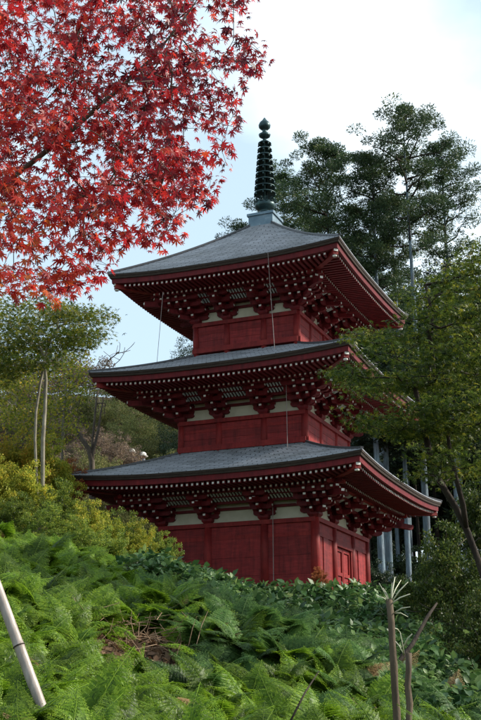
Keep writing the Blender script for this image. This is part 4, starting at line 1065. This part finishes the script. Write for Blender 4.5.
for i in range(150):
    s_, t_ = ds+rng.normal()*.32, dt+rng.normal()*.42; p = gpt(s_, t_, .02+.25*rng.random()**2); d = rand_dir(rng, 1)[0]; d[2] = abs(d[2])*(.9 if rng.random() < .25 else .25); L_ = rng.uniform(.12, .5)
    m.tube([p, p+d*L_*.5+rng.normal(size=3)*.03, p+d*L_], [.0036, .003, .0015], 4)
tag(m.build('dry_stems', M['dry']), 'tangle of dry brown stems in a gap between the ferns', 'dead stems', None, 'stuff')
dl = np.array([gpt(ds+rng.normal()*.4, dt+rng.normal()*.5, .01+.06*rng.random()) for _ in range(700)])
M['l_litter'] = leafmat('dead_leaf', [(0, (.07, .04, .022)), (.6, (.16, .09, .05)), (1, (.26, .18, .11))], .15, .7, .15)
v, l, s_, t_ = scatter(OVAL, dl, rand_dir(rng, 700), rand_dir(rng, 700)*.5+np.array([0, 0, .7]), .05+.05*rng.random(700), rng.random(700))
tag(link('dead_leaves', fast_mesh('dead_leaves', v, l, s_, M['l_litter'], t_)), 'brown dead leaves scattered among the dry stems', 'leaf litter', None, 'stuff')

# ------------------------------------------------------------------ two walkers beyond the lowest roof
def person(px, heady, t, lean, cloth, label):
    s_, t_ = st(at(px, heady, t)); g = gpt(s_, t_); H = topz(px, heady, t)-g[2]; k = max(.9, min(1.12, H/1.68))
    J = {'pel': (0, 0, .92), 'wst': (0, lean*.2, 1.08), 'chs': (0, lean*.55, 1.30), 'nek': (0, lean*.8, 1.45), 'hed': (0, lean*.95, 1.56), 'top': (0, lean, 1.67)}
    Ed = [('pel', 'wst'), ('wst', 'chs'), ('chs', 'nek'), ('nek', 'hed'), ('hed', 'top')]; Rr = {'pel': .15, 'wst': .14, 'chs': .15, 'nek': .06, 'hed': .095, 'top': .06}
    for sd, sg in (('l', -1), ('r', 1)):
        J.update({'sh'+sd: (sg*.17, lean*.6, 1.39), 'el'+sd: (sg*.23, lean*.6-.02, 1.12), 'wr'+sd: (sg*.20, lean*.8-.18, .98), 'ha'+sd: (sg*.19, lean*.8-.26, .97), 'hp'+sd: (sg*.09, 0, .86), 'kn'+sd: (sg*.10, -.03, .48), 'an'+sd: (sg*.10, 0, .08), 'to'+sd: (sg*.11, -.16, .04)})
        Ed += [('chs', 'sh'+sd), ('sh'+sd, 'el'+sd), ('el'+sd, 'wr'+sd), ('wr'+sd, 'ha'+sd), ('pel', 'hp'+sd), ('hp'+sd, 'kn'+sd), ('kn'+sd, 'an'+sd), ('an'+sd, 'to'+sd)]
        Rr.update({'sh'+sd: .07, 'el'+sd: .052, 'wr'+sd: .038, 'ha'+sd: .042, 'hp'+sd: .10, 'kn'+sd: .065, 'an'+sd: .05, 'to'+sd: .045})
    ks = list(J); me = bpy.data.meshes.new('person'); me.from_pydata([J[q] for q in ks], [(ks.index(a), ks.index(b)) for a, b in Ed], [])
    o = bpy.data.objects.new('person', me); col.objects.link(o); o.modifiers.new('skin', 'SKIN'); sv = me.skin_vertices[0].data
    for i, q in enumerate(ks): sv[i].radius = (Rr[q], Rr[q]*.85); sv[i].use_root = q == 'pel'
    o.modifiers.new('sub', 'SUBSURF').levels = 1; bpy.context.view_layer.update()
    ev = bpy.data.meshes.new_from_object(o.evaluated_get(bpy.context.evaluated_depsgraph_get())); o.modifiers.clear(); o.data = ev
    ev.materials.clear(); ev.materials.append(cloth); ev.polygons.foreach_set('use_smooth', np.ones(len(ev.polygons), bool))
    o.location = g; o.scale = (k, k, k); o.rotation_euler = (0, 0, R_(20)); tag(o, label, 'person', 'walkers beyond the lowest roof')
    m = MB(); m.lathe([(.17, 1.60), (.165, 1.615), (.115, 1.63), (.11, 1.69), (.07, 1.735), (.01, 1.75)], 14, (0, lean*.98, 0)); m.build('hat', M['white'], o, True)
    m = MB(); m.lathe([(.02, 1.50), (.075, 1.53), (.09, 1.58), (.088, 1.605), (.03, 1.61)], 12, (0, lean*.96-.012, 0)); m.build('face', M['skin'], o, True)
M['skin'] = solid('skin', [(.3, (.42, .25, .17)), (.7, (.52, .33, .23))], 6, .6, .05)
M['navy'] = solid('navy_cloth', [(.3, (.02, .022, .05)), (.7, (.05, .05, .09))], 8, .85, .2)
M['bluecloth'] = solid('grey_blue_cloth', [(.3, (.10, .12, .16)), (.7, (.20, .22, .26))], 8, .85, .2)
person(132.5, 451, 38.2, -.10, M['navy'], 'walker in navy with a white hat, stooping slightly forward')
person(143, 454, 37.8, 0, M['bluecloth'], 'walker in grey-blue with a white hat, standing upright')

# ------------------------------------------------------------------ a small reddish sapling at the pagoda corner
place_blob('reddish_sapling', 1, 319, 566, 20.6, 16, 'l_rust', 'small reddish-leaved sapling against the pagoda corner', 'sapling', None, SH, sub='leaves')
